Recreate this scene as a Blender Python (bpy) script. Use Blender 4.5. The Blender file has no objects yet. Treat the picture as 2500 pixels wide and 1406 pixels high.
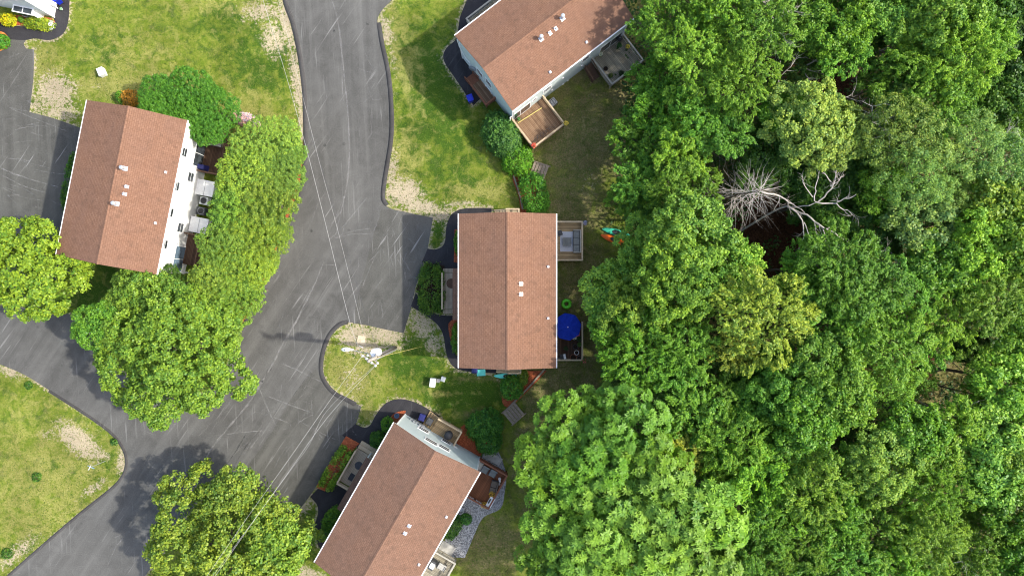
import bpy, bmesh, math, random
import numpy as np
from mathutils import Vector, Matrix, noise as mnoise
from mathutils.geometry import tessellate_polygon

# ------------------------------------------------------------------ camera, sky, sun, exposure
SC = bpy.context.scene
H = 72.0          # camera height above the ground (m)
S = 24.0          # photograph pixels per metre on the ground
cam_d = bpy.data.cameras.new('camera'); cam = bpy.data.objects.new('camera', cam_d)
SC.collection.objects.link(cam)
cam.location = (0, 0, H); cam.rotation_euler = (0, 0, 0)
cam_d.sensor_width = 36; cam_d.lens = 18.0 / (1250.0 / (S * H))
cam_d.clip_end = 5000
SC.camera = cam

SUN_EL, SUN_AZ = math.radians(45), math.radians(-5)      # azimuth from +x, counter-clockwise
world = bpy.data.worlds.new('World'); SC.world = world; world.use_nodes = True
wn = world.node_tree
sky = wn.nodes.new('ShaderNodeTexSky'); sky.sky_type = 'NISHITA'; sky.sun_disc = False
sky.sun_elevation = SUN_EL; sky.sun_rotation = math.radians(90) - SUN_AZ
sky.air_density = 1.0; sky.dust_density = 3.0; sky.ozone_density = 0.3
wn.links.new(sky.outputs[0], wn.nodes['Background'].inputs['Color'])
wn.nodes['Background'].inputs['Strength'].default_value = 0.15
sd = bpy.data.lights.new('sun', 'SUN'); sd.energy = 2.25; sd.angle = math.radians(1.2); sd.color = (1, 0.955, 0.87)
sun = bpy.data.objects.new('sun', sd); SC.collection.objects.link(sun)
sv = Vector((math.cos(SUN_EL) * math.cos(SUN_AZ), math.cos(SUN_EL) * math.sin(SUN_AZ), math.sin(SUN_EL)))
sun.rotation_euler = sv.to_track_quat('Z', 'Y').to_euler(); sun.location = (60, -10, 90)
SC.view_settings.view_transform = 'Standard'; SC.view_settings.look = 'None'
SC.view_settings.gamma = 1; SC.view_settings.exposure = 1.24
SC.cycles.filter_width = 1.1 if hasattr(SC, 'cycles') else None

R = math.radians
rng = np.random.default_rng(7); random.seed(7)

def P(px, py, h=0.0):
    """world point that stands at height h and is seen at photo pixel (px, py)"""
    k = (H - h) / H / S
    return Vector(((px - 1250) * k, -(py - 703) * k, h))

# ------------------------------------------------------------------ object helpers
def tag(o, label=None, cat=None, group=None, kind=None):
    if label: o['label'] = label
    if cat: o['category'] = cat
    if group: o['group'] = group
    if kind: o['kind'] = kind
    return o

def empty(name, loc, rz=0, **kw):
    o = bpy.data.objects.new(name, None); SC.collection.objects.link(o)
    o.empty_display_size = 0.3; o.location = loc; o.rotation_euler = (0, 0, rz)
    return tag(o, **kw)

def link(name, me, mat, parent=None):
    o = bpy.data.objects.new(name, me); SC.collection.objects.link(o)
    if mat and not me.materials: me.materials.append(mat)
    if parent: o.parent = parent
    return o

class MB:
    def __init__(s): s.v = []; s.f = []; s.m = []; s.cur = 0
    def add(s, vs, fs):
        b = len(s.v); s.v += [tuple(v) for v in vs]; s.f += [tuple(i + b for i in f) for f in fs]
        s.m += [s.cur] * len(fs); return s
    def box(s, c, d, rz=0, rot=None, taper=1.0):
        x, y, z = d[0] / 2, d[1] / 2, d[2] / 2
        vs = [Vector((sx * x * (taper if sz > 0 else 1), sy * y * (taper if sz > 0 else 1), sz * z))
              for sz in (-1, 1) for sx, sy in ((-1, -1), (1, -1), (1, 1), (-1, 1))]
        M = rot if rot is not None else Matrix.Rotation(rz, 3, 'Z')
        c = Vector(c)
        return s.add([M @ v + c for v in vs], [(3, 2, 1, 0), (4, 5, 6, 7), (0, 1, 5, 4), (1, 2, 6, 5), (2, 3, 7, 6), (3, 0, 4, 7)])
    def bar(s, a, b, w, h=None, up=(0, 0, 1)):
        a, b = Vector(a), Vector(b); h = h or w; d = b - a; L = d.length
        if L < 1e-6: return s
        x = d / L; u = Vector(up)
        if abs(x.dot(u)) > 0.98: u = Vector((1, 0, 0))
        y = u.cross(x).normalized(); z = x.cross(y)
        M = Matrix((x, y, z)).transposed()
        return s.box((a + b) / 2, (L, w, h), rot=M)
    def tube(s, pts, r, n=8, cap=True):
        pts = [Vector(p) for p in pts]; rs = r if isinstance(r, (list, tuple)) else [r] * len(pts)
        vs = []; fs = []; prev = None
        for i, p in enumerate(pts):
            d = (pts[min(i + 1, len(pts) - 1)] - pts[max(i - 1, 0)])
            d = d.normalized() if d.length > 1e-9 else Vector((0, 0, 1))
            if prev is None:
                u = Vector((0, 0, 1)) if abs(d.z) < 0.9 else Vector((1, 0, 0)); a = d.cross(u).normalized()
            else:
                a = (prev - d * prev.dot(d)); a = a.normalized() if a.length > 1e-6 else d.orthogonal().normalized()
            prev = a; b = d.cross(a)
            for k in range(n):
                t = 2 * math.pi * k / n; vs.append(p + (a * math.cos(t) + b * math.sin(t)) * rs[i])
        for i in range(len(pts) - 1):
            for k in range(n):
                fs.append((i * n + k, i * n + (k + 1) % n, (i + 1) * n + (k + 1) % n, (i + 1) * n + k))
        if cap: fs += [tuple(reversed(range(n))), tuple((len(pts) - 1) * n + k for k in range(n))]
        return s.add(vs, fs)
    def lathe(s, prof, c=(0, 0, 0), n=20, sx=1, sy=1):
        vs = []; fs = []; m = len(prof)
        for k in range(n):
            t = 2 * math.pi * k / n
            for r, z in prof: vs.append((c[0] + r * math.cos(t) * sx, c[1] + r * math.sin(t) * sy, c[2] + z))
        for k in range(n):
            for i in range(m - 1):
                a, b = k * m + i, ((k + 1) % n) * m + i
                fs.append((a, b, b + 1, a + 1))
        return s.add(vs, fs)
    def prism(s, poly, z0, z1):
        n = len(poly); tri = tessellate_polygon([[Vector((p[0], p[1], 0)) for p in poly]])
        area = sum(poly[i][0] * poly[(i + 1) % n][1] - poly[(i + 1) % n][0] * poly[i][1] for i in range(n))
        vs = [(p[0], p[1], z0) for p in poly] + [(p[0], p[1], z1) for p in poly]
        fs = []
        for t in tri:
            a, b, c = [Vector(vs[i]) for i in t]
            if (b - a).cross(c - a).z < 0: t = (t[0], t[2], t[1])
            fs.append(tuple(i + n for i in t)); fs.append(tuple(reversed(t)))
        for i in range(n):
            j = (i + 1) % n
            fs.append((i, j, j + n, i + n) if area > 0 else (j, i, i + n, j + n))
        return s.add(vs, fs)
    def sheet(s, poly, z):
        tri = tessellate_polygon([[Vector((p[0], p[1], 0)) for p in poly]])
        vs = [(p[0], p[1], z) for p in poly]; fs = []
        for t in tri:
            a, b, c = [Vector(vs[i]) for i in t]
            if (b - a).cross(c - a).z < 0: t = (t[0], t[2], t[1])
            fs.append(tuple(t))
        return s.add(vs, fs)
    def ball(s, c, r, n=10, m=6):
        rx, ry, rz = r if isinstance(r, (tuple, list)) else (r, r, r)
        prof = [(max(1e-4, math.sin(math.pi * i / m)), -math.cos(math.pi * i / m) * rz) for i in range(m + 1)]
        return s.lathe(prof, c, n, rx, ry)
    def mesh(s, name, mats, smooth=False):
        me = bpy.data.meshes.new(name); me.from_pydata(s.v, [], s.f)
        for m in (mats if isinstance(mats, (list, tuple)) else [mats]): me.materials.append(m)
        if any(s.m): me.polygons.foreach_set('material_index', s.m)
        if smooth: me.polygons.foreach_set('use_smooth', [True] * len(s.f))
        me.update(); return me
    def build(s, name, mats, parent=None, smooth=False, bevel=0, **kw):
        o = link(name, s.mesh(name, mats, smooth), None, parent)
        if bevel:
            b = o.modifiers.new('bevel', 'BEVEL'); b.width = bevel; b.segments = 2; b.limit_method = 'ANGLE'
        return tag(o, **kw)

def spline(pts, closed=False, n=6):
    """Catmull-Rom through points; a point with a third item is a sharp corner"""
    q = [Vector((p[0], p[1])) for p in pts]; sharp = [len(p) > 2 for p in pts]; N = len(q); out = []
    for i in range(N if closed else N - 1):
        j = (i + 1) % N
        p1, p2 = q[i], q[j]
        p0 = q[(i - 1) % N] if (closed or i > 0) else p1
        p3 = q[(j + 1) % N] if (closed or j < N - 1) else p2
        if sharp[i]: p0 = p1
        if sharp[j]: p3 = p2
        for k in range(n):
            t = k / n
            out.append(0.5 * ((2 * p1) + (p2 - p0) * t + (2 * p0 - 5 * p1 + 4 * p2 - p3) * t * t + (3 * p1 - p0 - 3 * p2 + p3) * t ** 3))
    if not closed: out.append(q[-1])
    return out

def ppoly(pts, closed=True, n=6): return [P(p[0], p[1]) for p in spline(pts, closed, n)]

# ------------------------------------------------------------------ material helpers
class NT:
    def __init__(s, name, rough=0.8, spec=0.3, metal=0.0):
        s.mat = bpy.data.materials.new(name); s.mat.use_nodes = True; s.t = s.mat.node_tree
        s.b = s.t.nodes['Principled BSDF']; s.b.inputs['Roughness'].default_value = rough
        s.b.inputs['Specular IOR Level'].default_value = spec; s.b.inputs['Metallic'].default_value = metal
        s.tc = s.t.nodes.new('ShaderNodeTexCoord')
    def L(s, a, b): s.t.links.new(a, b)
    def new(s, k): return s.t.nodes.new('ShaderNode' + k)
    def val(s, sock, v):
        if hasattr(v, 'is_output') or isinstance(v, bpy.types.NodeSocket): s.L(v, sock)
        else:
            if isinstance(v, (tuple, list)) and len(v) == 3 and sock.type == 'RGBA': v = (*v, 1)
            sock.default_value = v
    def map(s, scale=(1, 1, 1), rot=(0, 0, 0), loc=(0, 0, 0), src=None):
        m = s.new('Mapping'); s.L(src or s.tc.outputs['Object'], m.inputs[0])
        m.inputs['Scale'].default_value = scale; m.inputs['Rotation'].default_value = rot; m.inputs['Location'].default_value = loc
        return m.outputs[0]
    def aligned(s, ang, along, across, loc=(0, 0, 0)):
        a = s.map((1, 1, 1), (0, 0, -ang), loc); return s.map((along, across, 1), src=a)
    def noise(s, scale, detail=4, rough=0.6, vec=None, dist=0.0):
        n = s.new('TexNoise'); s.L(vec or s.tc.outputs['Object'], n.inputs['Vector'])
        n.inputs['Scale'].default_value = scale; n.inputs['Detail'].default_value = detail
        n.inputs['Roughness'].default_value = rough; n.inputs['Distortion'].default_value = dist
        return n.outputs['Fac']
    def rng(s, v, a, b, c=0.0, d=1.0, clamp=True):
        n = s.new('MapRange'); s.val(n.inputs[0], v); n.inputs[1].default_value = a; n.inputs[2].default_value = b
        n.inputs[3].default_value = c; n.inputs[4].default_value = d; n.clamp = clamp; return n.outputs[0]
    def math(s, op, a, b=0.5, clamp=False):
        n = s.new('Math'); n.operation = op; s.val(n.inputs[0], a); s.val(n.inputs[1], b); n.use_clamp = clamp; return n.outputs[0]
    def mix(s, f, a, b, mode='MIX'):
        n = s.new('Mix'); n.data_type = 'RGBA'; n.blend_type = mode
        s.val(n.inputs[0], f); s.val(n.inputs[6], a); s.val(n.inputs[7], b); return n.outputs[2]
    def ramp(s, f, stops):
        n = s.new('ValToRGB'); s.L(f, n.inputs[0]); e = n.color_ramp.elements
        while len(e) < len(stops): e.new(0.5)
        for el, (p, c) in zip(e, stops): el.position = p; el.color = (*c, 1)
        return n.outputs[0]
    def color(s, c): s.val(s.b.inputs['Base Color'], c); return s
    def bump(s, h, strength=0.3, dist=0.02):
        n = s.new('Bump'); n.inputs['Strength'].default_value = strength; n.inputs['Distance'].default_value = dist
        s.L(h, n.inputs['Height']); s.L(n.outputs[0], s.b.inputs['Normal']); return s

def plain(name, c, rough=0.6, var=0.18, scale=4, spec=0.35, metal=0.0, bump=0.0):
    n = NT(name, rough, spec, metal)
    f = n.noise(scale, 5, 0.65)
    lo = tuple(x * (1 - var) for x in c); hi = tuple(min(1, x * (1 + var)) for x in c)
    n.color(n.mix(n.rng(f, 0.3, 0.7), lo, hi))
    if bump: n.bump(f, bump)
    return n.mat

def wood(name, c1, c2, axis='x', board=0.14, gap=0.16, rough=0.75):
    """weathered boards; axis = the local axis the boards run along"""
    n = NT(name, rough, 0.2)
    sep = n.new('SeparateXYZ'); n.L(n.tc.outputs['Object'], sep.inputs[0])
    across = sep.outputs['Y' if axis == 'x' else 'X']
    q = n.math('DIVIDE', across, board)
    fr = n.math('FRACT', q); idx = n.math('FLOOR', q)
    wn_ = n.new('TexWhiteNoise'); wn_.noise_dimensions = '1D'; n.L(idx, wn_.inputs['W'])
    grain = n.noise(1, 5, 0.7, n.map((1.2, 14, 4) if axis == 'x' else (14, 1.2, 4)))
    blot = n.noise(1.1, 4, 0.6)
    f = n.math('ADD', n.math('MULTIPLY', wn_.outputs['Value'], 0.5), n.math('MULTIPLY', grain, 0.6))
    col = n.mix(n.rng(f, 0.2, 0.9), c1, c2)
    col = n.mix(n.rng(blot, 0.45, 0.75, 0, 0.55), col, tuple(x * 0.5 for x in c1))
    g = n.math('LESS_THAN', fr, gap)
    col = n.mix(n.math('MULTIPLY', g, 0.75), col, tuple(x * 0.12 for x in c1))
    n.color(col); n.bump(n.math('SUBTRACT', grain, g), 0.4, 0.01)
    return n.mat

# ------------------------------------------------------------------ materials
def asphalt(name, base, light, streak=1.0, rough=0.88):
    n = NT(name, rough, 0.25)
    fine = n.noise(9, 6, 0.8); mid = n.noise(0.55, 6, 0.68, dist=0.6); big = n.noise(0.09, 4, 0.6)
    col = n.mix(n.rng(mid, 0.33, 0.68), base, light)
    col = n.mix(n.rng(big, 0.4, 0.66, 0, 0.45), col, tuple(x * 1.3 for x in light))
    col = n.mix(n.rng(fine, 0.2, 0.8, 0, 1), tuple(0.0 for _ in range(3)), col) if False else col
    sp = n.rng(fine, 0.3, 0.72, 0.66, 1.34)
    col = n.mix(1.0, col, n.new('CombineColor').outputs[0]) if False else n.mix(1.0, col, _grey(n, sp), 'MULTIPLY')
    # pale tyre and plough scuffs: very stretched noise in two directions
    for k, (rot, sc, th, amt) in enumerate(((0.98, (0.14, 4.0, 1), 0.62, 0.42), (-0.35, (0.3, 7.0, 1), 0.68, 0.25), (1.62, (0.13, 4.5, 1), 0.62, 0.34))):
        v = n.aligned(rot, sc[0], sc[1], (k * 7.3, 2.1 * k, 0))
        s1 = n.noise(1.0, 3, 0.6, v, 0.35)
        m = n.math('MULTIPLY', n.rng(s1, th, th + 0.06), n.rng(n.noise(0.22, 2, 0.5, n.map(loc=(k * 11, 3, 0))), 0.45, 0.62))
        col = n.mix(n.math('MULTIPLY', m, amt * streak), col, (0.27, 0.265, 0.255))
    sy = n.new('SeparateXYZ'); n.L(n.tc.outputs['Object'], sy.inputs[0]); up = n.rng(sy.outputs['Y'], 0.0, 9.0)
    for rr, ps in ((0.98, 3.0), (1.62, 17.0)):
        bs = n.noise(1.0, 5, 0.6, n.aligned(rr, 0.05, 0.85, (ps, ps, 0)), 0.3); k_ = up if rr > 1.2 else n.math('SUBTRACT', 1.0, up)
        col = n.mix(n.math('MULTIPLY', k_, n.rng(bs, 0.5, 0.72, 0, 0.42)), col, tuple(x * 1.6 for x in light)); col = n.mix(n.math('MULTIPLY', k_, n.rng(bs, 0.28, 0.46, 0.35, 0)), col, tuple(x * 0.7 for x in base))
    # dark tar-like blotches
    t = n.noise(0.8, 3, 0.5, n.map(loc=(31, 7, 0)))
    col = n.mix(n.rng(t, 0.7, 0.76, 0, 0.45), col, tuple(x * 0.45 for x in base))
    n.color(col); n.bump(n.noise(30, 3, 0.7), 0.35, 0.01)
    return n.mat
def _grey(n, v):
    c = n.new('CombineColor')
    for i in range(3): n.L(v, c.inputs[i])
    return c.outputs[0]

M = {}
M['road'] = asphalt('road_asphalt', (0.064, 0.063, 0.058), (0.101, 0.100, 0.093), 1.25)
M['lot'] = asphalt('lot_asphalt', (0.054, 0.053, 0.047), (0.091, 0.090, 0.080), 1.7)
M['path'] = asphalt('sealed_asphalt', (0.018, 0.017, 0.019), (0.034, 0.033, 0.036), 0.35)
M['kerb'] = asphalt('kerb_asphalt', (0.036, 0.034, 0.034), (0.060, 0.058, 0.056), 0.5)

def lawn_mat():
    n = NT('lawn', 0.95, 0.1)
    a = n.new('Attribute'); a.attribute_name = 'zones'
    sp = n.new('SeparateColor'); n.L(a.outputs['Color'], sp.inputs[0])
    dirt, lush_shade, brown = sp.outputs[0], sp.outputs[1], sp.outputs[2]; dry = a.outputs['Alpha']
    f1 = n.noise(1.6, 8, 0.72); f2 = n.noise(6.5, 6, 0.75, n.map(loc=(5, 2, 0))); f3 = n.noise(0.28, 5, 0.6, n.map(loc=(9, 4, 0)))
    f4 = n.noise(22, 3, 0.8); f7 = n.noise(0.9, 7, 0.72, n.map(loc=(25, 1, 0)), 0.6); f6 = n.noise(3.6, 6, 0.8, n.map(loc=(15, 12, 0))); f5 = n.noise(0.75, 5, 0.7, n.map((1, 1.0, 1), loc=(3, 14, 0)), 0.4)
    green = n.mix(n.rng(f2, 0.3, 0.7), (0.066, 0.125, 0.010), (0.170, 0.225, 0.024))
    green = n.mix(n.rng(f1, 0.42, 0.68, 0, 0.75), green, (0.26, 0.265, 0.055))
    lush_shade_col = n.mix(n.rng(f2, 0.3, 0.72), (0.024, 0.072, 0.008), (0.085, 0.150, 0.016))
    l = n.math('ADD', n.math('MULTIPLY', lush_shade, 1.15), n.rng(f5, 0.36, 0.66, -0.5, 0.8))
    col = n.mix(n.math('MAXIMUM', n.rng(l, 0.15, 0.75), 0.0), green, lush_shade_col)
    dryc = n.mix(n.rng(f2, 0.35, 0.7), (0.180, 0.200, 0.030), (0.380, 0.345, 0.130))
    d = n.math('ADD', dry, n.rng(f7, 0.3, 0.7, -0.65, 0.62))
    col = n.mix(n.rng(d, 0.12, 0.62, 0, 0.85), col, dryc)
    brc = n.mix(n.rng(f2, 0.3, 0.75), (0.080, 0.088, 0.024), (0.36, 0.29, 0.135))
    brc = n.mix(n.rng(f7, 0.42, 0.62, 0, 0.75), brc, n.mix(n.rng(f2, 0.3, 0.7), (0.045, 0.075, 0.012), (0.13, 0.17, 0.03)))
    brc = n.mix(n.rng(f1, 0.55, 0.75, 0, 0.6), brc, (0.40, 0.34, 0.17))
    b = n.math('ADD', brown, n.rng(f5, 0.3, 0.7, -0.45, 0.45))
    col = n.mix(n.rng(b, 0.2, 0.75), col, brc)
    dc = n.mix(n.rng(f2, 0.3, 0.7), (0.30, 0.245, 0.15), (0.54, 0.465, 0.33))
    q = n.math('ADD', dirt, n.math('ADD', n.rng(f1, 0.25, 0.75, -0.42, 0.38), n.rng(f6, 0.3, 0.7, -0.78, 0.55)))
    col = n.mix(n.rng(q, 0.34, 0.66), col, dc)
    col = n.mix(1.0, col, _grey(n, n.rng(f4, 0.25, 0.75, 0.42, 1.42)), 'MULTIPLY')
    col = n.mix(1.0, col, _grey(n, n.rng(f3, 0.3, 0.7, 0.76, 1.2)), 'MULTIPLY')
    n.color(col); n.bump(n.math('ADD', f4, f2), 0.9, 0.06)
    return n.mat
M['lawn'] = lawn_mat()

def shingles(name, c1, c2, c3):
    n = NT(name, 0.9, 0.15)
    v = n.map((1, 1, 1), (0, 0, R(90)))
    b = n.new('TexBrick'); n.L(v, b.inputs['Vector'])
    b.inputs['Color1'].default_value = (*c1, 1); b.inputs['Color2'].default_value = (*c2, 1); b.inputs['Mortar'].default_value = (*[x * 0.74 for x in c1], 1)
    b.inputs['Scale'].default_value = 1; b.inputs['Mortar Size'].default_value = 0.018; b.inputs['Brick Width'].default_value = 0.36; b.inputs['Row Height'].default_value = 0.17
    b.inputs['Bias'].default_value = 0.1
    big = n.noise(0.55, 5, 0.65, n.map((1, 0.7, 1))); fine = n.noise(7, 4, 0.7); spot = n.noise(1.7, 4, 0.6, n.map((1, 1, 1), loc=(4, 9, 1)))
    col = n.mix(n.rng(big, 0.35, 0.68, 0, 0.55), b.outputs['Color'], c3)
    col = n.mix(n.rng(spot, 0.52, 0.72, 0, 0.42), col, tuple(x * 0.5 for x in (c1[0] * .85, c1[1], c1[2] * 1.1)))
    stk = n.noise(1, 4, 0.6, n.map((0.25, 1.6, 1), loc=(2, 5, 0)))
    col = n.mix(n.rng(stk, 0.5, 0.7, 0, 0.3), col, tuple(x * 0.62 for x in c1))
    col = n.mix(1.0, col, _grey(n, n.rng(fine, 0.25, 0.75, 0.78, 1.22)), 'MULTIPLY')
    n.color(col); n.bump(b.outputs['Fac'], -0.25, 0.01)
    return n.mat
M['roof'] = shingles('roof_shingles', (0.204, 0.108, 0.067), (0.236, 0.129, 0.083), (0.176, 0.101, 0.071))
M['roof_b'] = shingles('roof_shingles_greyed', (0.182, 0.101, 0.067), (0.210, 0.121, 0.082), (0.157, 0.097, 0.071))

def siding(name, c):
    n = NT(name, 0.6, 0.3)
    sep = n.new('SeparateXYZ'); n.L(n.tc.outputs['Object'], sep.inputs[0])
    fr = n.math('FRACT', n.math('DIVIDE', sep.outputs['Z'], 0.2))
    st = n.noise(1.4, 5, 0.65, n.map((1, 1, 0.25)))
    col = n.mix(n.rng(st, 0.35, 0.75, 0, 0.5), c, tuple(x * 0.82 for x in c))
    col = n.mix(n.math('MULTIPLY', n.math('LESS_THAN', fr, 0.12), 0.45), col, tuple(x * 0.5 for x in c))
    n.color(col); n.bump(fr, 0.3, 0.02); return n.mat
M['white_wall'] = siding('white_siding', (0.74, 0.74, 0.71))
M['blue_wall'] = siding('pale_blue_siding', (0.58, 0.655, 0.635))
M['trim'] = plain('white_trim', (0.78, 0.78, 0.76), 0.45, 0.08)
M['alum'] = plain('galvanised_metal', (0.62, 0.64, 0.66), 0.35, 0.15, 9, 0.5, 0.6)
M['grey_metal'] = plain('grey_metal', (0.30, 0.31, 0.32), 0.4, 0.2, 9, 0.5, 0.5)
M['black'] = plain('black_plastic', (0.022, 0.023, 0.025), 0.45, 0.3, 8)
M['charcoal'] = plain('charcoal', (0.055, 0.057, 0.062), 0.6, 0.3, 8)
M['screen'] = plain('fine_screen', (0.10, 0.105, 0.11), 0.6, 0.3, 20)
def glass(name, c, rough=0.08):
    n = NT(name, rough, 0.8); f = n.noise(0.9, 3, 0.6); n.color(n.mix(n.rng(f, 0.35, 0.7), tuple(x * 0.5 for x in c), tuple(x * 1.5 for x in c))); return n.mat
M['glass'] = glass('window_glass', (0.045, 0.055, 0.062))
M['glass_sky_tint'] = glass('painted_sky_glass', (0.13, 0.19, 0.25))  # paler blue base colour stands in for reflected sky
M['blue_bin'] = plain('blue_plastic', (0.012, 0.030, 0.42), 0.4, 0.15, 3)
M['navy'] = plain('navy_plastic', (0.018, 0.022, 0.12), 0.45, 0.2, 3)
M['blue_cloth'] = plain('royal_blue_canvas', (0.010, 0.038, 0.40), 0.8, 0.18, 5, 0.15, bump=0.2)
M['teal'] = plain('teal_plastic', (0.10, 0.56, 0.50), 0.45, 0.1, 3)
M['kayak_teal'] = plain('mint_plastic', (0.13, 0.66, 0.55), 0.3, 0.1, 2)
M['kayak_green'] = plain('green_hull', (0.05, 0.42, 0.26), 0.3, 0.1, 2)
M['kayak_orange'] = plain('orange_hull', (0.80, 0.15, 0.02), 0.3, 0.1, 2)
M['lime'] = plain('lime_vinyl', (0.12, 0.66, 0.02), 0.25, 0.1, 2, 0.5)
M['concrete'] = plain('concrete', (0.40, 0.385, 0.35), 0.9, 0.25, 2.5, 0.2, bump=0.3)
M['white_plastic'] = plain('white_plastic', (0.80, 0.80, 0.80), 0.4, 0.06, 5)
M['cream'] = plain('cream_box', (0.66, 0.68, 0.64), 0.5, 0.1, 5)
M['grey_cushion'] = plain('grey_cushion', (0.20, 0.21, 0.20), 0.9, 0.2, 6, 0.1, bump=0.2)
M['tan_cushion'] = plain('taupe_cushion', (0.13, 0.105, 0.085), 0.9, 0.2, 6, 0.1, bump=0.2)
M['rug'] = plain('pale_grey_rug', (0.50, 0.52, 0.56), 0.95, 0.12, 14, 0.1)
M['terracotta'] = plain('terracotta', (0.24, 0.085, 0.045), 0.8, 0.2, 5)
M['soil'] = plain('soil', (0.035, 0.024, 0.016), 0.95, 0.4, 12, 0.1, bump=0.4)
M['pole_wood'] = plain('weathered_pole_wood', (0.30, 0.27, 0.23), 0.85, 0.25, 6, 0.2, bump=0.3)
M['wire'] = plain('bare_aluminium_wire', (0.48, 0.47, 0.45), 0.4, 0.1, 1, 0.5)
M['wire_dark'] = plain('black_insulated_wire', (0.045, 0.045, 0.05), 0.5, 0.2, 1)
M['guy'] = plain('yellow_guy_guard', (0.62, 0.50, 0.16), 0.5, 0.1, 1)
M['deck_tan'] = wood('tan_deck_boards', (0.28, 0.20, 0.105), (0.50, 0.37, 0.20), 'x')
M['deck_grey'] = wood('grey_deck_boards', (0.20, 0.175, 0.125), (0.40, 0.36, 0.27), 'x')
M['deck_brown'] = wood('dark_brown_deck_boards', (0.065, 0.036, 0.022), (0.135, 0.080, 0.050), 'y')
M['deck_red'] = wood('red_brown_deck_boards', (0.145, 0.055, 0.026), (0.27, 0.105, 0.048), 'y')
M['deck_mix'] = wood('worn_reddish_deck_boards', (0.150, 0.082, 0.045), (0.31, 0.20, 0.12), 'x')
M['deck_pale'] = wood('pale_worn_boards', (0.27, 0.21, 0.14), (0.45, 0.37, 0.27), 'y')
M['rail_pale'] = plain('pale_rail_wood', (0.46, 0.36, 0.235), 0.8, 0.2, 6, 0.2)
M['rail_grey'] = plain('grey_rail_wood', (0.37, 0.345, 0.29), 0.8, 0.2, 6, 0.2)
M['rail_tan'] = plain('tan_rail_wood', (0.50, 0.40, 0.26), 0.8, 0.2, 6, 0.2)
M['rail_red'] = plain('red_brown_rail_wood', (0.21, 0.085, 0.048), 0.8, 0.2, 6, 0.2)
M['rail_brown'] = plain('dark_brown_rail_wood', (0.115, 0.068, 0.044), 0.8, 0.2, 6, 0.2)
M['rail_weather'] = plain('old_timber', (0.25, 0.205, 0.15), 0.85, 0.3, 7, 0.2, bump=0.3)

def mulch_mat(name, a, b, sc=13):
    n = NT(name, 0.95, 0.1); v = n.new('TexVoronoi'); n.L(n.tc.outputs['Object'], v.inputs['Vector']); v.inputs['Scale'].default_value = sc
    sx = n.new('SeparateColor'); n.L(v.outputs['Color'], sx.inputs[0])
    n.color(n.mix(sx.outputs[0], a, b)); n.bump(v.outputs['Distance'], 0.8, 0.05); return n.mat
M['mulch'] = mulch_mat('red_bark_mulch', (0.20, 0.050, 0.022), (0.42, 0.125, 0.055))
M['mulch_orange'] = mulch_mat('orange_bark_mulch', (0.42, 0.13, 0.030), (0.72, 0.27, 0.075))
M['gravel'] = mulch_mat('grey_gravel', (0.10, 0.10, 0.105), (0.42, 0.42, 0.42))
M['sand'] = plain('sandy_edge', (0.50, 0.42, 0.29), 0.95, 0.3, 6, 0.1, bump=0.3)
M['litter'] = mulch_mat('leaf_litter', (0.035, 0.018, 0.010), (0.10, 0.048, 0.025))

def scuff_mat():
    n = NT('scuff', 0.9, 0.2); n.color((0.42, 0.41, 0.40))
    f = n.noise(2.2, 5, 0.75, n.map((1, 1, 1)))
    n.L(n.rng(f, 0.36, 0.68, 0.0, 0.38), n.b.inputs['Alpha']); return n.mat
M['scuff'] = scuff_mat()
def crack_mat():
    n = NT('tar_crack', 0.9, 0.2); n.color((0.035, 0.035, 0.038))
    f = n.noise(2.2, 5, 0.75, n.map((1, 1, 1)))
    n.L(n.rng(f, 0.38, 0.62, 0.0, 0.6), n.b.inputs['Alpha']); return n.mat
M['crack'] = crack_mat()

def leaf_mat(name, trans=0.24, rough=0.45):
    n = NT(name, rough, 0.25)
    oi = n.new('ObjectInfo'); at = n.new('Attribute'); at.attribute_name = 'tone'
    t = at.outputs['Fac']
    warm = n.mix(1.0, oi.outputs['Color'], (1.55, 1.30, 0.85), 'MULTIPLY')
    cool = n.mix(1.0, oi.outputs['Color'], (0.50, 0.66, 0.72), 'MULTIPLY')
    c = n.mix(n.rng(t, 0, 1), cool, warm)
    n.color(c)
    tr = n.new('BsdfTranslucent'); n.L(n.mix(1.0, c, (1.15, 1.2, 0.6), 'MULTIPLY'), tr.inputs['Color'])
    mx = n.new('MixShader'); mx.inputs[0].default_value = trans
    n.L(n.b.outputs[0], mx.inputs[1]); n.L(tr.outputs[0], mx.inputs[2])
    n.L(mx.outputs[0], n.t.nodes['Material Output'].inputs['Surface'])
    return n.mat
M['leaf'] = leaf_mat('leaf')
M['petal'] = leaf_mat('petal', 0.2, 0.6)
M['bark'] = plain('grey_bark', (0.14, 0.12, 0.10), 0.9, 0.3, 5, 0.1, bump=0.4)
M['dead'] = plain('bleached_dead_wood', (0.50, 0.46, 0.40), 0.85, 0.22, 3, 0.15)
M['dead_bark'] = plain('peeling_dead_bark', (0.22, 0.16, 0.11), 0.9, 0.3, 3, 0.1)

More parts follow.
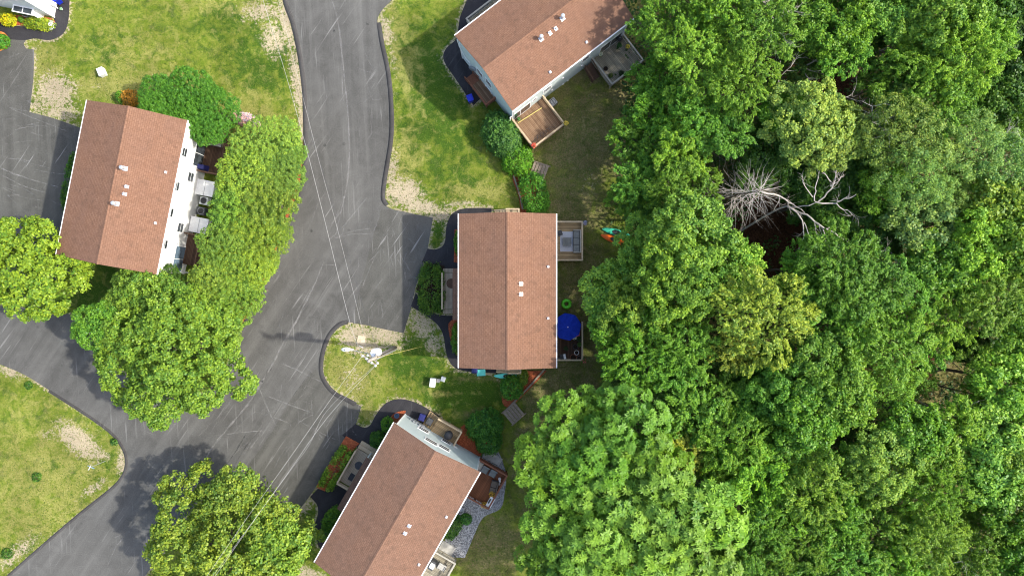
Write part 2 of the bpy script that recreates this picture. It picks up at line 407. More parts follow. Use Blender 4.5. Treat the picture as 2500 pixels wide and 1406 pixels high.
# ------------------------------------------------------------------ outlines traced on the ground (photo pixels)
C_ = 1  # corner flag
ROAD = [(698, -60, C_), (698, 0), (718, 60), (735, 140), (745, 220), (748, 300), (748, 360), (743, 420), (733, 470), (712, 530), (690, 590), (658, 670),
        (628, 735), (600, 790), (575, 840), (550, 900), (520, 945), (470, 965), (400, 960), (320, 925), (250, 860), (200, 795), (165, 765), (120, 752), (60, 752),
        (0, 745), (-120, 700), (-700, 480, C_), (-700, 640, C_), (-120, 840), (0, 889), (60, 915), (120, 952), (200, 1003), (260, 1045), (290, 1075), (308, 1110),
        (308, 1145), (292, 1175), (262, 1203), (200, 1252), (120, 1320), (40, 1390), (-60, 1480), (-400, 1780, C_), (-60, 1900, C_), (200, 1620), (330, 1440), (400, 1340),
        (470, 1240), (520, 1195), (560, 1180), (600, 1196), (650, 1222), (722, 1254, C_), (760, 1205), (800, 1140), (868, 1040, C_), (870, 1015), (882, 992, C_), (848, 972), (815, 955), (792, 925),
        (786, 895), (792, 855), (806, 820), (828, 796), (852, 787), (895, 794), (940, 804), (985, 813, C_), (1004, 752, C_), (1015, 700), (1030, 655), (1044, 608, C_), (1057, 532, C_),
        (1005, 521), (965, 513), (942, 502), (933, 485), (935, 450), (943, 400), (951, 350), (954, 300), (951, 230), (944, 170), (932, 110), (922, 60), (924, 40), (938, 20), (962, -4), (1010, -60, C_)]
LOT1 = [(-260, 40, C_), (10, 84), (60, 96), (58, 108), (64, 119, C_), (84, 122, C_), (81, 200), (72, 274, C_), (130, 289), (197, 313, C_), (215, 330), (160, 640), (110, 720, C_), (-40, 720), (-260, 640, C_)]
LOT2 = [(930, 512, C_), (965, 513), (1005, 521), (1057, 532, C_), (1044, 608, C_), (1030, 655), (1015, 700), (1004, 752, C_), (985, 813, C_), (940, 804), (895, 794), (862, 789, C_), (880, 700), (905, 600)]
LOT4 = [(882, 992, C_), (868, 1040, C_), (800, 1140), (760, 1205), (722, 1254, C_), (650, 1222), (600, 1196), (565, 1181, C_), (640, 1090), (720, 960), (770, 900, C_), (792, 925), (815, 955), (848, 972)]
PATHS = {
 'north_path_h2': [(1044, 607, C_), (1062, 609), (1078, 603), (1086, 590), (1088, 572), (1091, 548), (1102, 524), (1122, 512), (1150, 508), (1200, 508, C_), (1200, 545, C_), (1150, 545), (1128, 570), (1128, 655, C_), (1080, 655), (1030, 640, C_)],
 'south_path_h2': [(1003, 748, C_), (1015, 714, C_), (1032, 743), (1056, 763), (1085, 770), (1128, 770, C_), (1130, 860), (1150, 885), (1215, 890, C_), (1215, 911, C_), (1150, 908), (1112, 898), (1096, 880), (1088, 855), (1083, 822), (1070, 795), (1040, 770)],
 'north_path_h4': [(868, 1034, C_), (888, 1043), (904, 1037), (918, 1012), (940, 985), (968, 974), (1000, 977), (1035, 992), (1075, 1016, C_), (1068, 1058, C_), (1010, 1035), (975, 1022), (930, 1080), (905, 1110), (870, 1090), (835, 1062, C_)],
 'south_path_h4': [(757, 1212, C_), (776, 1192, C_), (802, 1198), (822, 1182), (850, 1200, C_), (815, 1260), (790, 1330), (782, 1338), (772, 1318), (766, 1290), (776, 1255), (774, 1232)],
 'side_path_h3': [(1160, -60, C_), (1140, 0), (1124, 40), (1118, 75), (1112, 98), (1090, 118), (1082, 138), (1088, 158), (1110, 190), (1142, 238), (1156, 258, C_), (1190, 225, C_), (1150, 120), (1200, 0), (1230, -60, C_)],
 'front_path_h0': [(172, -60, C_), (170, 0), (168, 45), (160, 75), (142, 92), (118, 99), (85, 95), (50, 99), (-40, 88, C_), (-40, 50, C_), (60, 66), (120, 66), (132, 30), (132, -60, C_)],
}
def pp(poly, n=6): return [P(q.x, q.y) for q in spline(poly, True, n)]

# ------------------------------------------------------------------ ground sheet with zones of wear, growth and painted shade
def blob(px, py, X, Y, rx, ry, rot=0):
    c, s = math.cos(R(rot)), math.sin(R(rot)); dx, dy = X - px, Y - py
    u, v = (dx * c + dy * s) / rx, (-dx * s + dy * c) / ry
    return np.clip(1.35 - (u * u + v * v) ** 0.5, 0, 1)

def seg_dist(X, Y, pts):
    d = np.full(X.shape, 1e9, dtype=np.float32)
    for a, b in zip(pts[:-1], pts[1:]):
        ax, ay, bx, by = a[0], a[1], b[0], b[1]; L = (bx - ax) ** 2 + (by - ay) ** 2 + 1e-9
        t = np.clip(((X - ax) * (bx - ax) + (Y - ay) * (by - ay)) / L, 0, 1)
        d = np.minimum(d, (X - ax - t * (bx - ax)) ** 2 + (Y - ay - t * (by - ay)) ** 2)
    return np.sqrt(d)

def build_ground():
    def axis(lo, hi, st, far):
        core = np.arange(lo, hi + 1e-6, st); o = []; d = st
        p = hi
        while p < far: d *= 1.5; p += d; o.append(p)
        q = []; d = st; p = lo
        while p > -far: d *= 1.5; p -= d; q.append(p)
        return np.array(q[::-1] + list(core) + o)
    xs = axis(-60, 60, 0.24, 900); ys = axis(-34, 34, 0.24, 900)
    X, Y = np.meshgrid(xs, ys); nx, ny = len(xs), len(ys)
    me = bpy.data.meshes.new('ground'); N = nx * ny
    co = np.zeros((N, 3), np.float32); co[:, 0] = X.ravel(); co[:, 1] = Y.ravel()
    i = np.arange((nx - 1) * (ny - 1)); r, c = divmod(i, nx - 1); a = r * nx + c
    f = np.stack([a, a + 1, a + nx + 1, a + nx], 1).astype(np.int32)
    me.vertices.add(N); me.vertices.foreach_set('co', co.ravel())
    me.loops.add(f.size); me.loops.foreach_set('vertex_index', f.ravel())
    me.polygons.add(len(f)); me.polygons.foreach_set('loop_start', np.arange(0, f.size, 4, dtype=np.int32)); me.polygons.foreach_set('loop_total', np.full(len(f), 4, np.int32))
    me.update()
    px = X.ravel() * S + 1250; py = 703 - Y.ravel() * S
    Z = np.zeros((N, 4), np.float32)
    dirt = [(135, 225, 62, 55, 1.0, 0), (150, 275, 60, 25, .9, 0), (95, 260, 30, 40, .7, 0), (640, 30, 70, 35, .75, 0), (668, 95, 38, 60, .8, -15), (700, 60, 22, 90, .95, -14), (727, 200, 20, 120, .95, -8), (738, 300, 14, 60, 1, 0), (745, 350, 12, 40, .7, 0),
            (938, 55, 24, 20, .8, 0), (945, 85, 20, 35, .8, -15), (960, 150, 12, 60, .55, -10), (985, 470, 55, 42, 1.1, 10), (955, 420, 22, 65, .8, 10), (1030, 505, 70, 22, 1.0, 12), (1080, 525, 45, 20, .9, -20), (1060, 560, 14, 20, .5, 0), (1130, 498, 60, 10, .75, 0),
            (870, 822, 60, 40, 1.0, 10), (940, 818, 60, 32, 1.0, 10), (900, 850, 60, 26, .85, 0), (1030, 795, 34, 50, .85, -40), (1058, 840, 26, 40, .75, -20), (900, 860, 40, 18, .6, 0), (965, 850, 40, 15, .6, 0), (860, 930, 40, 60, .45, -20),
            (190, 1075, 72, 34, 1.1, 40), (235, 1105, 40, 18, .9, 20), (120, 1060, 40, 20, .5, 0), (230, 1190, 50, 14, .7, -35), (40, 1350, 90, 22, .7, -40), (20, 905, 40, 16, .9, 30), (297, 1130, 14, 40, 1.0, 0),
            (742, 1235, 22, 26, .9, 0), (700, 1245, 40, 10, .9, 25), (620, 1200, 50, 10, .7, 25), (750, 1400, 60, 22, .9, 20), (885, 1040, 12, 14, .5, 0), (1250, 930, 60, 6, .3, 0), (240, 210, 18, 10, .5, 0), (1440, 440, 30, 50, .35, 0), (1480, 640, 20, 30, .2, 0), (1415, 1020, 20, 40, .3, 0),
            (1350, 320, 60, 10, .2, 0)]
    for x, y, rx, ry, w, rot in dirt: Z[:, 0] = np.maximum(Z[:, 0], w * blob(x, y, px, py, rx, ry, rot))
    lush_shade = [(1060, 230, 80, 190, .8, -15), (1010, 330, 60, 90, .5, 0), (1110, 430, 90, 70, .45, 0), (1150, 960, 130, 60, .95, 0), (1010, 880, 80, 60, .7, 0), (640, 150, 90, 90, .6, 0), (560, 60, 90, 60, .4, 0), (260, 120, 60, 60, .3, 0), (235, 715, 110, 90, .8, 0), (750, 1310, 40, 60, .5, 0), (1075, 560, 18, 40, .8, 20),  # lush grass, plus the top house's and a tree's shadow painted as darker green
            (100, 1140, 40, 20, .4, 0), (60, 1330, 50, 40, .5, 0), (270, 1120, 40, 60, .2, 0), (720, 120, 14, 60, .7, -10), (1050, 830, 30, 30, .4, 0), (870, 870, 20, 25, .6, 0)]
    for x, y, rx, ry, w, rot in lush_shade: Z[:, 1] = np.maximum(Z[:, 1], w * blob(x, y, px, py, rx, ry, rot))
    brown = [(1420, 330, 150, 170, .95, 20), (1460, 160, 100, 100, .7, 0), (1400, 520, 110, 90, .9, 0), (1430, 750, 80, 200, 1.1, 0), (1370, 960, 120, 110, 1.0, 30), (1340, 1130, 110, 130, .9, 0), (1200, 1330, 120, 110, .8, 0), (1190, 925, 90, 8, .6, 0), (1180, 1010, 60, 20, .6, 0), (1230, 360, 50, 60, .5, 0), (1235, 60, 30, 30, .4, 0)]
    for x, y, rx, ry, w, rot in brown: Z[:, 2] = np.maximum(Z[:, 2], w * blob(x, y, px, py, rx, ry, rot))
    Z[:, 2] = np.maximum(Z[:, 2], np.clip((px - (1480 - 30 * np.sin(py / 130.0))) / 60, 0, 1.3))
    dry = [(90, 1180, 230, 220, .5, 0), (350, 210, 170, 50, .75, 0), (330, 150, 120, 100, .4, 0), (600, 290, 110, 80, .6, 0), (100, 160, 60, 50, .7, 0), (860, 920, 80, 80, .8, 0), (985, 140, 40, 160, .5, -10), (985, 380, 50, 80, .6, 0), (1180, 470, 120, 30, .6, 0), (900, 1010, 60, 30, .6, 0), (640, 1230, 90, 30, .6, 20),
           (1380, 450, 60, 60, .35, 0), (560, 10, 200, 40, .4, 0), (1380, 260, 40, 60, .5, 0), (1100, 960, 60, 8, .6, 0)]
    for x, y, rx, ry, w, rot in dry: Z[:, 3] = np.maximum(Z[:, 3], w * blob(x, y, px, py, rx, ry, rot))
    # a bare sandy fringe follows every edge of asphalt
    near = np.where((px > -60) & (px < 1500) & (py > -60) & (py < 1480))[0]
    fr = np.full(len(near), 1e9, np.float32)
    for poly in [ROAD, LOT1] + list(PATHS.values()):
        q = [(v.x, v.y) for v in spline(poly, True, 4)]; q.append(q[0])
        fr = np.minimum(fr, seg_dist(px[near], py[near], q))
    Z[near, 0] = np.maximum(Z[near, 0], np.clip(1.0 - fr / 11.0, 0, 0.72))
    Z[near, 0] = np.maximum(Z[near, 0], np.clip(0.30 - fr / 110.0, 0, 0.3))
    at = me.attributes.new('zones', 'FLOAT_COLOR', 'POINT'); at.data.foreach_set('color', Z.ravel())
    tag(link('ground', me, M['lawn']), kind='structure')
build_ground()

def sheet(name, poly, z, mat, n=6):
    return tag(MB().sheet(pp(poly, n), z).build(name, mat), kind='structure')
sheet('road', ROAD, 0.004, M['road'])
sheet('parking_lot', LOT1, 0.008, M['lot']); sheet('parking_lot', LOT2, 0.008, M['lot']); sheet('parking_lot', LOT4, 0.008, M['lot'])
for k, v in PATHS.items(): sheet('path', v, 0.012, M['path'])

# raised asphalt berms along the road
def kerb(pts, w=0.34, h=0.11, side=1):
    q = [P(v.x, v.y) for v in spline(pts, False, 6)]; m = MB(); prof = [(-w, 0.006), (-w * .75, h * .7), (-w * .4, h), (w * .1, h), (w * .35, 0.0)]
    vs = []; fs = []; n = len(prof)
    for i, p in enumerate(q):
        d = (q[min(i + 1, len(q) - 1)] - q[max(i - 1, 0)]).normalized(); nrm = Vector((-d.y, d.x, 0)) * side
        e = min(1.0, i / 3, (len(q) - 1 - i) / 3) if True else 1
        for a, b in prof: vs.append(p + nrm * a + Vector((0, 0, 0.005 + b * max(e, 0.02))))
    for i in range(len(q) - 1):
        for k in range(n - 1): fs.append((i * n + k, i * n + k + 1, (i + 1) * n + k + 1, (i + 1) * n + k) if side < 0 else (i * n + k, (i + 1) * n + k, (i + 1) * n + k + 1, i * n + k + 1))
    m.add(vs, fs); tag(m.build('kerb', M['kerb'], smooth=True), kind='structure')
kerb([(922, 56), (931, 110), (944, 170), (951, 230), (954, 300), (951, 350), (943, 400), (935, 450), (933, 485), (943, 503)], side=-1)
kerb([(850, 788), (828, 796), (806, 820), (792, 855), (786, 895), (792, 925), (815, 955), (848, 973), (870, 985)], side=1)
kerb([(698, -60), (698, 0), (718, 60), (735, 140), (745, 220), (748, 300), (748, 360), (743, 420), (733, 470), (712, 530), (690, 590), (658, 670), (628, 735), (600, 790), (575, 840)], side=1)
kerb([(120, 952), (200, 1003), (260, 1045), (290, 1075), (308, 1110), (308, 1145), (292, 1175), (262, 1203), (200, 1252), (120, 1320), (40, 1390), (-60, 1480)], w=0.22, h=0.07, side=1)

# ------------------------------------------------------------------ scrapes and cracks in the asphalt (flat markings)
def strip(m, pts, w, z, jag=0.05):
    q = [P(v.x, v.y) for v in spline(pts, False, 5)]; vs = []; fs = []
    for i, p in enumerate(q):
        d = (q[min(i + 1, len(q) - 1)] - q[max(i - 1, 0)]).normalized(); nr = Vector((-d.y, d.x, 0))
        ww = w * (0.35 + random.random() * 0.9) * (0.3 if i in (0, len(q) - 1) else 1); off = random.uniform(-jag, jag) * .35
        vs += [p + nr * (off + ww / 2) + Vector((0, 0, z)), p + nr * (off - ww / 2) + Vector((0, 0, z))]
    for i in range(len(q) - 1): fs.append((2 * i, 2 * i + 1, 2 * i + 3, 2 * i + 2))
    m.add(vs, fs)
SC_L = [([(810, 0), (822, 40), (832, 100), (840, 180), (848, 260), (852, 330), (852, 400), (845, 460), (832, 520), (818, 580)], .16), ([(832, 100), (835, 150), (836, 220), (840, 250)], .09),
        ([(790, 640), (770, 690), (745, 740), (720, 790), (690, 840), (665, 890), (640, 930), (610, 980), (560, 1040), (520, 1090), (490, 1140), (470, 1180)], .2),
        ([(631, 940), (648, 985), (671, 1034)], .12), ([(550, 1060), (590, 1055), (650, 1050)], .1), ([(690, 888), (730, 905), (790, 935), (830, 950)], .1), ([(740, 892), (765, 910)], .07),
        ([(800, 590), (840, 550), (900, 478)], .08), ([(820, 580), (860, 565), (915, 556)], .08), ([(815, 583), (860, 572), (912, 571)], .06), ([(790, 647), (840, 648), (870, 655)], .05),
        ([(900, 640), (930, 610), (935, 600)], .07), ([(968, 610), (985, 635), (1000, 660)], .08), ([(970, 634), (985, 655), (992, 682)], .1), ([(995, 672), (1020, 680)], .07), ([(965, 515), (985, 550), (1000, 575)], .07),
        ([(920, 505), (925, 530), (915, 560)], .07), ([(925, 610), (905, 650), (885, 700)], .06), ([(935, 680), (915, 705)], .05), ([(650, 965), (700, 985), (770, 1010)], .08), ([(665, 1017), (700, 1030), (712, 1040)], .08),
        ([(725, 1035), (750, 1018), (765, 1012)], .08), ([(640, 1050), (625, 1075), (610, 1095)], .12), ([(700, 1090), (680, 1120), (670, 1145)], .05), ([(704, 1185), (690, 1210), (678, 1228)], .06), ([(440, 1015), (420, 1045), (400, 1065)], .1),
        ([(760, 1040), (790, 1060), (830, 1075)], .06), ([(770, 1060), (800, 1090)], .05), ([(805, 1040), (830, 1060)], .07), ([(720, 1020), (760, 1045), (790, 1070)], .06),
        ([(0, 410), (50, 430), (110, 448), (150, 460)], .12), ([(0, 425), (60, 455), (130, 475)], .09), ([(0, 380), (60, 395), (120, 410)], .05), ([(20, 262), (55, 270), (95, 275)], .06), ([(35, 215), (50, 208)], .06), ([(0, 345), (40, 320), (60, 305), (120, 310)], .05),
        ([(20, 262), (60, 280), (110, 300), (185, 330)], .06), ([(0, 455), (50, 480), (110, 490)], .06), ([(30, 510), (70, 560)], .04), ([(0, 545), (60, 540), (130, 560)], .05),
        ([(300, 1400), (360, 1340), (400, 1320)], .06), ([(690, 0), (712, 60), (730, 130), (742, 200), (755, 300), (756, 350)], .06), ([(715, 20), (727, 55)], .05), ([(770, 400), (764, 350), (756, 300)], .05)]
m = MB()
for pts, w in SC_L: strip(m, pts, w, 0.0165)
def rand_scuffs(n, cx, cy, rx, ry, ang, spread, L0=14, L1=70, w=0.05):
    for _ in range(n):
        x = cx + random.uniform(-rx, rx); y = cy + random.uniform(-ry, ry); a = R(ang + random.gauss(0, spread)); L = random.uniform(L0, L1); k = random.uniform(-.25, .25)
        p = [(x, y), (x + math.cos(a) * L / 2 - math.sin(a) * L * k * .3, y - math.sin(a) * L / 2 - math.cos(a) * L * k * .3), (x + math.cos(a) * L, y - math.sin(a) * L)]
        strip(m, p, w * random.uniform(.5, 1.3), 0.0165, 0.02)
rand_scuffs(17, 985, 600, 40, 60, 60, 40, 8, 34, .05); rand_scuffs(11, 900, 620, 70, 90, 62, 30, 15, 70, .045); rand_scuffs(9, 900, 770, 60, 22, 85, 30, 10, 45, .045)
rand_scuffs(9, 1000, 715, 10, 60, 75, 30, 8, 24, .04); rand_scuffs(17, 700, 1060, 110, 90, 50, 25, 20, 90, .04); rand_scuffs(13, 815, 1060, 40, 40, -40, 25, 12, 45, .045)
rand_scuffs(19, 70, 430, 70, 130, -20, 14, 20, 90, .05); rand_scuffs(9, 50, 230, 45, 90, 20, 50, 8, 40, .05); rand_scuffs(15, 660, 800, 70, 160, 63, 6, 40, 170, .035)
rand_scuffs(6, 840, 200, 70, 180, -82, 8, 40, 150, .035); rand_scuffs(9, 480, 1130, 100, 100, 48, 8, 40, 150, .035); rand_scuffs(5, 330, 1330, 120, 60, 42, 8, 40, 150, .035)
rand_scuffs(6, 780, 600, 60, 120, 70, 8, 30, 120, .035); rand_scuffs(4, 900, 220, 30, 60, 5, 20, 15, 40, .05)
tag(m.build('road_scrapes', M['scuff']), kind='structure')
m = MB()
for pts, w in [([(600, 1060), (570, 1110), (540, 1150)], .10), ([(640, 1045), (600, 1090), (560, 1160)], .06), ([(655, 900), (650, 915), (640, 925)], .08), ([(665, 895), (660, 905)], .1), ([(700, 960), (670, 1010), (620, 1080)], .05),
               ([(757, 910), (720, 960), (700, 990)], .05)]: strip(m, pts, w, 0.0165)
for (x, y) in [(897, 60), (816, 77), (840, 352), (793, 355), (760, 563), (640, 930), (1015, 1183), (625, 1184)]:
    q = P(x, y); m.sheet([(q.x + random.uniform(.1, .2) * math.cos(t), q.y + random.uniform(.1, .2) * math.sin(t)) for t in np.linspace(0, 2 * math.pi, 9)[:-1]], 0.017)
tag(m.build('road_cracks', M['crack']), kind='structure')

# ------------------------------------------------------------------ planting beds, gravel, forest floor
def bed(name, pts, mat, z=0.016, n=4):
    m = MB(); q = pp(pts, n); m.prism([(v.x, v.y) for v in q], 0.0, z + 0.05); return tag(m.build(name, mat), kind='structure')
bed('mulch_bed', [(845, 1064, C_), (878, 1082, C_), (862, 1100), (800, 1190), (790, 1196), (772, 1188, C_), (805, 1130)], M['mulch'])
bed('mulch_bed', [(960, 1010), (985, 1002), (990, 1006), (975, 1030), (955, 1040), (950, 1030)], M['mulch'])
bed('mulch_bed', [(1105, 1060, C_), (1150, 1030), (1190, 1080), (1170, 1115, C_), (1110, 1085)], M['mulch'])
bed('mulch_bed', [(1252, 428), (1300, 412), (1312, 430), (1300, 530, C_), (1272, 530, C_), (1266, 480)], M['mulch'])
bed('mulch_bed', [(1040, 642, C_), (1085, 648, C_), (1085, 762, C_), (1050, 755), (1018, 712), (1025, 680)], M['soil'])
bed('mulch_bed', [(1110, 560, C_), (1130, 560, C_), (1130, 645, C_), (1108, 640, C_)], M['mulch'])
bed('mulch_bed', [(1095, 790), (1132, 785), (1132, 865), (1110, 860)], M['mulch'])
bed('mulch_bed', [(1265, 905, C_), (1335, 905, C_), (1250, 990), (1225, 975), (1240, 930)], M['mulch'])
bed('mulch_bed', [(748, 350), (742, 340), (736, 400), (700, 520), (660, 640), (610, 745), (545, 815), (590, 820), (575, 845), (607, 775), (666, 650), (695, 580), (718, 515), (738, 455), (744, 400)][1:], M['mulch'], n=2)
bed('mulch_bed', [(0, 78), (14, 84), (23, 96), (22, 108), (12, 120), (-10, 127), (-60, 122), (-60, 76)], M['mulch_orange'])
bed('mulch_bed', [(-30, 42, C_), (70, 38), (126, 46), (128, 60), (60, 64), (-30, 54, C_)], M['mulch'])
bed('gravel_bed', [(1190, 1085), (1215, 1100), (1230, 1135), (1236, 1165), (1232, 1200), (1222, 1240), (1180, 1262), (1160, 1300), (1135, 1360, C_), (1090, 1360, C_), (1090, 1260), (1140, 1190), (1170, 1130)], M['gravel'])
def forest_floor():
    bed('leaf_litter', [(1880, 130), (2060, 150), (2070, 260), (1900, 260)], M['litter'], 0.002)
    bed('leaf_litter', [(1800, 500), (1930, 480), (1980, 560), (1960, 690), (1860, 680), (1790, 590)], M['litter'], 0.002)
    bed('leaf_litter', [(2080, 830), (2260, 820), (2260, 960), (2080, 960)], M['litter'], 0.002)
forest_floor()
# concrete pads
for a, b, c_, d_, h in ((1180, 1098, 1218, 1122, 0), (1062, 1300, 1110, 1330, 0)): pass

# ------------------------------------------------------------------ houses
class House:
    def __init__(s, label, corners, rot, eave=6.2, rise=1.5, wall='white_wall', roof='roof', hw=None, hl=None, center=None, o=0.32, name='townhouse'):
        s.e, s.rise, s.o, s.rot = eave, rise, o, rot
        if corners:
            w = [P(x, y, eave) for x, y in corners]; c = sum(w, Vector()) / 4; c.z = 0
        else: c = center
        s.root = empty(name, c, rot, label=label, cat='house')
        s.c = c; s.hw, s.hl = hw * .985, hl * .985          # half extents to the eaves / rakes
        s.ww, s.wl = hw - o, hl - o           # half extents of the walls
        s.ux = Vector((math.cos(rot), math.sin(rot), 0)); s.uy = Vector((-math.sin(rot), math.cos(rot), 0))
        s.wallmat, s.roofmat = M[wall], M[roof]
        s.shell()
    def loc(s, px, py, h):
        d = P(px, py, h) - s.c; return Vector((d.dot(s.ux), d.dot(s.uy), h))
    def on_wall(s, side, px, py):
        """local point of a wall that is seen at a pixel"""
        g = P(px, py, 0); cam_ = Vector((0, 0, H)); d = g - cam_
        ax, v = {'+x': (s.ux, s.ww), '-x': (s.ux, -s.ww), '+y': (s.uy, s.wl), '-y': (s.uy, -s.wl)}[side]
        t = (v - (cam_ - s.c).dot(ax)) / d.dot(ax); p = cam_ + d * t - s.c
        return Vector((p.dot(s.ux), p.dot(s.uy), p.z))
    def roof_z(s, x): return s.e + s.rise * (1 - abs(x) / s.hw)
    def on_roof(s, px, py):
        z = s.e + .7
        for _ in range(8):
            q = s.loc(px, py, z); z = s.roof_z(q.x)
        return Vector((q.x, q.y, z))
    def shell(s):
        ww, wl, e, hw, hl, r = s.ww, s.wl, s.e, s.hw, s.hl, s.rise
        zt = s.roof_z(ww) - 0.16; zr = e + r - 0.17
        m = MB(); a = [(-ww, -wl, 0), (ww, -wl, 0), (ww, -wl, zt), (0, -wl, zr), (-ww, -wl, zt)]; b = [(x, wl, z) for x, _, z in a]
        m.add(a + b, [(4, 3, 2, 1, 0)[::-1], (9, 8, 7, 6, 5), (1, 6, 7, 2), (0, 4, 9, 5), (2, 7, 8, 3), (3, 8, 9, 4)])
        m.add([(x * 1.004, y * 1.003, z) for x, y, z in []], [])
        m.build('wall', s.wallmat, s.root)
        m = MB(); t = 0.13
        for sg in (-1, 1):
            pr = [(0, e + r), (sg * hw, e), (sg * hw, e - t), (0, e + r - t)]
            vs = [(x, -hl, z) for x, z in pr] + [(x, hl, z) for x, z in pr]
            fs = [(0, 1, 2, 3), (7, 6, 5, 4), (0, 4, 5, 1), (1, 5, 6, 2), (2, 6, 7, 3)]
            if sg > 0: fs = [f[::-1] for f in fs]
            fs = [f[::-1] for f in fs] if False else fs
            m.add(vs, fs)
        o = m.build('roof', s.roofmat, s.root)
        bm = bmesh.new(); bm.from_mesh(o.data); bmesh.ops.recalc_face_normals(bm, faces=bm.faces); bm.to_mesh(o.data); bm.free()
        s.roof = o
        # ridge cap
        m = MB()
        for sg in (-1, 1):
            x1 = sg * 0.17; z1 = s.roof_z(x1)
            m.add([(0, -hl - .01, e + r + .035), (x1, -hl - .01, z1 + .02), (x1, hl + .01, z1 + .02), (0, hl + .01, e + r + .035)], [(0, 1, 2, 3) if sg < 0 else (3, 2, 1, 0)])
        m.build('ridge_cap', s.roofmat, o)
        for sg in (-1, 1):
            m = MB(); x = sg * (hw + 0.055)
            m.box((x, 0, e - .075), (.11, 2 * hl + .02, .09))
            m.build('gutter', M['trim'], s.root)
        for sg in (-1, 1):
            m = MB(); y = sg * (hl - .03)
            for q in (-1, 1): m.bar((q * hw, y, e - .22), (0, y, e + r - .21), .03, .15)
            m.build('rake_board', M['trim'], s.root)
        for sx in (-1, 1):
            for sy in (-1, 1):
                MB().box((sx * ww, sy * wl, zt / 2), (.12, .12, zt)).build('corner_board', M['trim'], s.root)
        for sy in (-1, 1):
            m = MB(); x = hw + .03; y = sy * (wl - .12)
            m.tube([(x, y, e - .12), (ww + .08, y, e - .5), (ww + .06, y, .3), (ww + .35, y, .08)], .045, 6)
            m.build('downspout', M['trim'], s.root)
    def window(s, side, px=None, py=None, w=0.9, h=1.25, at=None, name='window', glass='glass', mull='h', zlim=True):
        p = s.on_wall(side, px, py) if at is None else Vector(at)
        if zlim: p.z = max(h / 2 + .1, min(s.e - h / 2 - .25, p.z))
        n = {'+x': (1, 0), '-x': (-1, 0), '+y': (0, 1), '-y': (0, -1)}[side]; nv = Vector((*n, 0)); u = Vector((-n[1], n[0], 0))
        if side in ('+x', '-x'): p.x = n[0] * s.ww
        else: p.y = n[1] * s.wl
        rot = Matrix((u, nv, Vector((0, 0, 1)))).transposed()
        m = MB(); t = .05; f = .12
        for a, b, c, d in ((0, h / 2, w + f, f), (0, -h / 2, w + f + .08, f)): m.box(p + nv * .014 + Vector((0, 0, b)), (c, t, d), rot=rot)
        for q in (-1, 1): m.box(p + nv * .014 + u * q * w / 2, (f, t * .98, h - f), rot=rot)
        fr = m.build(name, M['trim'], s.root)
        MB().box(p + nv * .010, (w - .02, .04, h - .02), rot=rot).build('pane', M[glass], fr)
        g = MB()
        if 'h' in mull: g.box(p + nv * .014, (w - f, .045, .05), rot=rot)
        if 'v' in mull: g.box(p + nv * .014, (.06, .047, h - f), rot=rot)
        if mull: g.build('sash_bar', M['trim'], fr)
        return fr
    def flue(s, px, py, big):
        q = s.on_roof(px, py); m = MB()
        if big:
            m.box(q + Vector((0, 0, .03)), (.42, .42, .03), rot=Matrix.Rotation(math.atan2(s.rise, s.hw) * (1 if q.x > 0 else -1), 3, 'Y'))
            m.lathe([(.15, -.15), (.15, .12), (.12, .14), (.12, .62), (.2, .64), (.2, .74), (.15, .82), (.001, .84)], q, 12)
        else:
            m.box(q + Vector((0, 0, .025)), (.36, .3, .03), rot=Matrix.Rotation(math.atan2(s.rise, s.hw) * (1 if q.x > 0 else -1), 3, 'Y'))
            m.lathe([(.11, -.1), (.055, .12), (.055, .42), (.001, .42)], q, 10)
        m.build('flue' if big else 'vent_pipe', M['alum'], s.root, smooth=False)
    def dome(s, px, py):
        q = s.on_roof(px, py); m = MB(); m.box(q + Vector((0, 0, .03)), (.22, .22, .04)); m.ball(q + Vector((0, 0, .1)), (.12, .12, .1), 10, 5)
        m.build('roof_vent', M['white_plastic'], s.root)

    def deck(s, x0, x1, y0, y1, z, mat, rail, sides, steps=None, name='deck', bal=True, under=True, rh=.92):
        """boards, frame, posts; railing and stairs are its sub-parts. sides: list of '-x','+x','-y','+y'"""
        m = MB(); m.box(((x0 + x1) / 2, (y0 + y1) / 2, z - .02), (x1 - x0, y1 - y0, .04))
        m.box(((x0 + x1) / 2, (y0 + y1) / 2, z - .15), (x1 - x0 - .06, y1 - y0 - .06, .2))
        for x in (x0 + .12, x1 - .12):
            for y in (y0 + .12, y1 - .12): m.box((x, y, (z - .25) / 2), (.12, .12, z - .25))
        d = m.build(name, mat, s.root)
        ends = {'-x': ((x0, y0), (x0, y1)), '+x': ((x1, y0), (x1, y1)), '-y': ((x0, y0), (x1, y0)), '+y': ((x0, y1), (x1, y1))}
        for sd in sides:
            (ax, ay), (bx, by) = ends[sd]; m = MB(); L = math.hypot(bx - ax, by - ay); n = max(1, round(L / 1.8))
            off = {'-x': (.05, 0), '+x': (-.05, 0), '-y': (0, .05), '+y': (0, -.05)}[sd]
            A = Vector((ax + off[0], ay + off[1], z)); B = Vector((bx + off[0], by + off[1], z)); D = (B - A).normalized()
            e = .004 if sd[1] == 'x' else 0.0
            m.bar(A + Vector((0, 0, rh + e)), B + Vector((0, 0, rh + e)), .15, .045)
            m.bar(A + Vector((0, 0, rh - .09)) + D * .05, B + Vector((0, 0, rh - .09)) - D * .05, .04, .09); m.bar(A + Vector((0, 0, .1)) + D * .05, B + Vector((0, 0, .1)) - D * .05, .04, .09)
            for i in range(n + 1):
                p = A.lerp(B, i / n) + D * (.05 if i == 0 else -.05 if i == n else 0); m.box(p + Vector((0, 0, rh / 2 - .02)), (.085, .085, rh - .06))
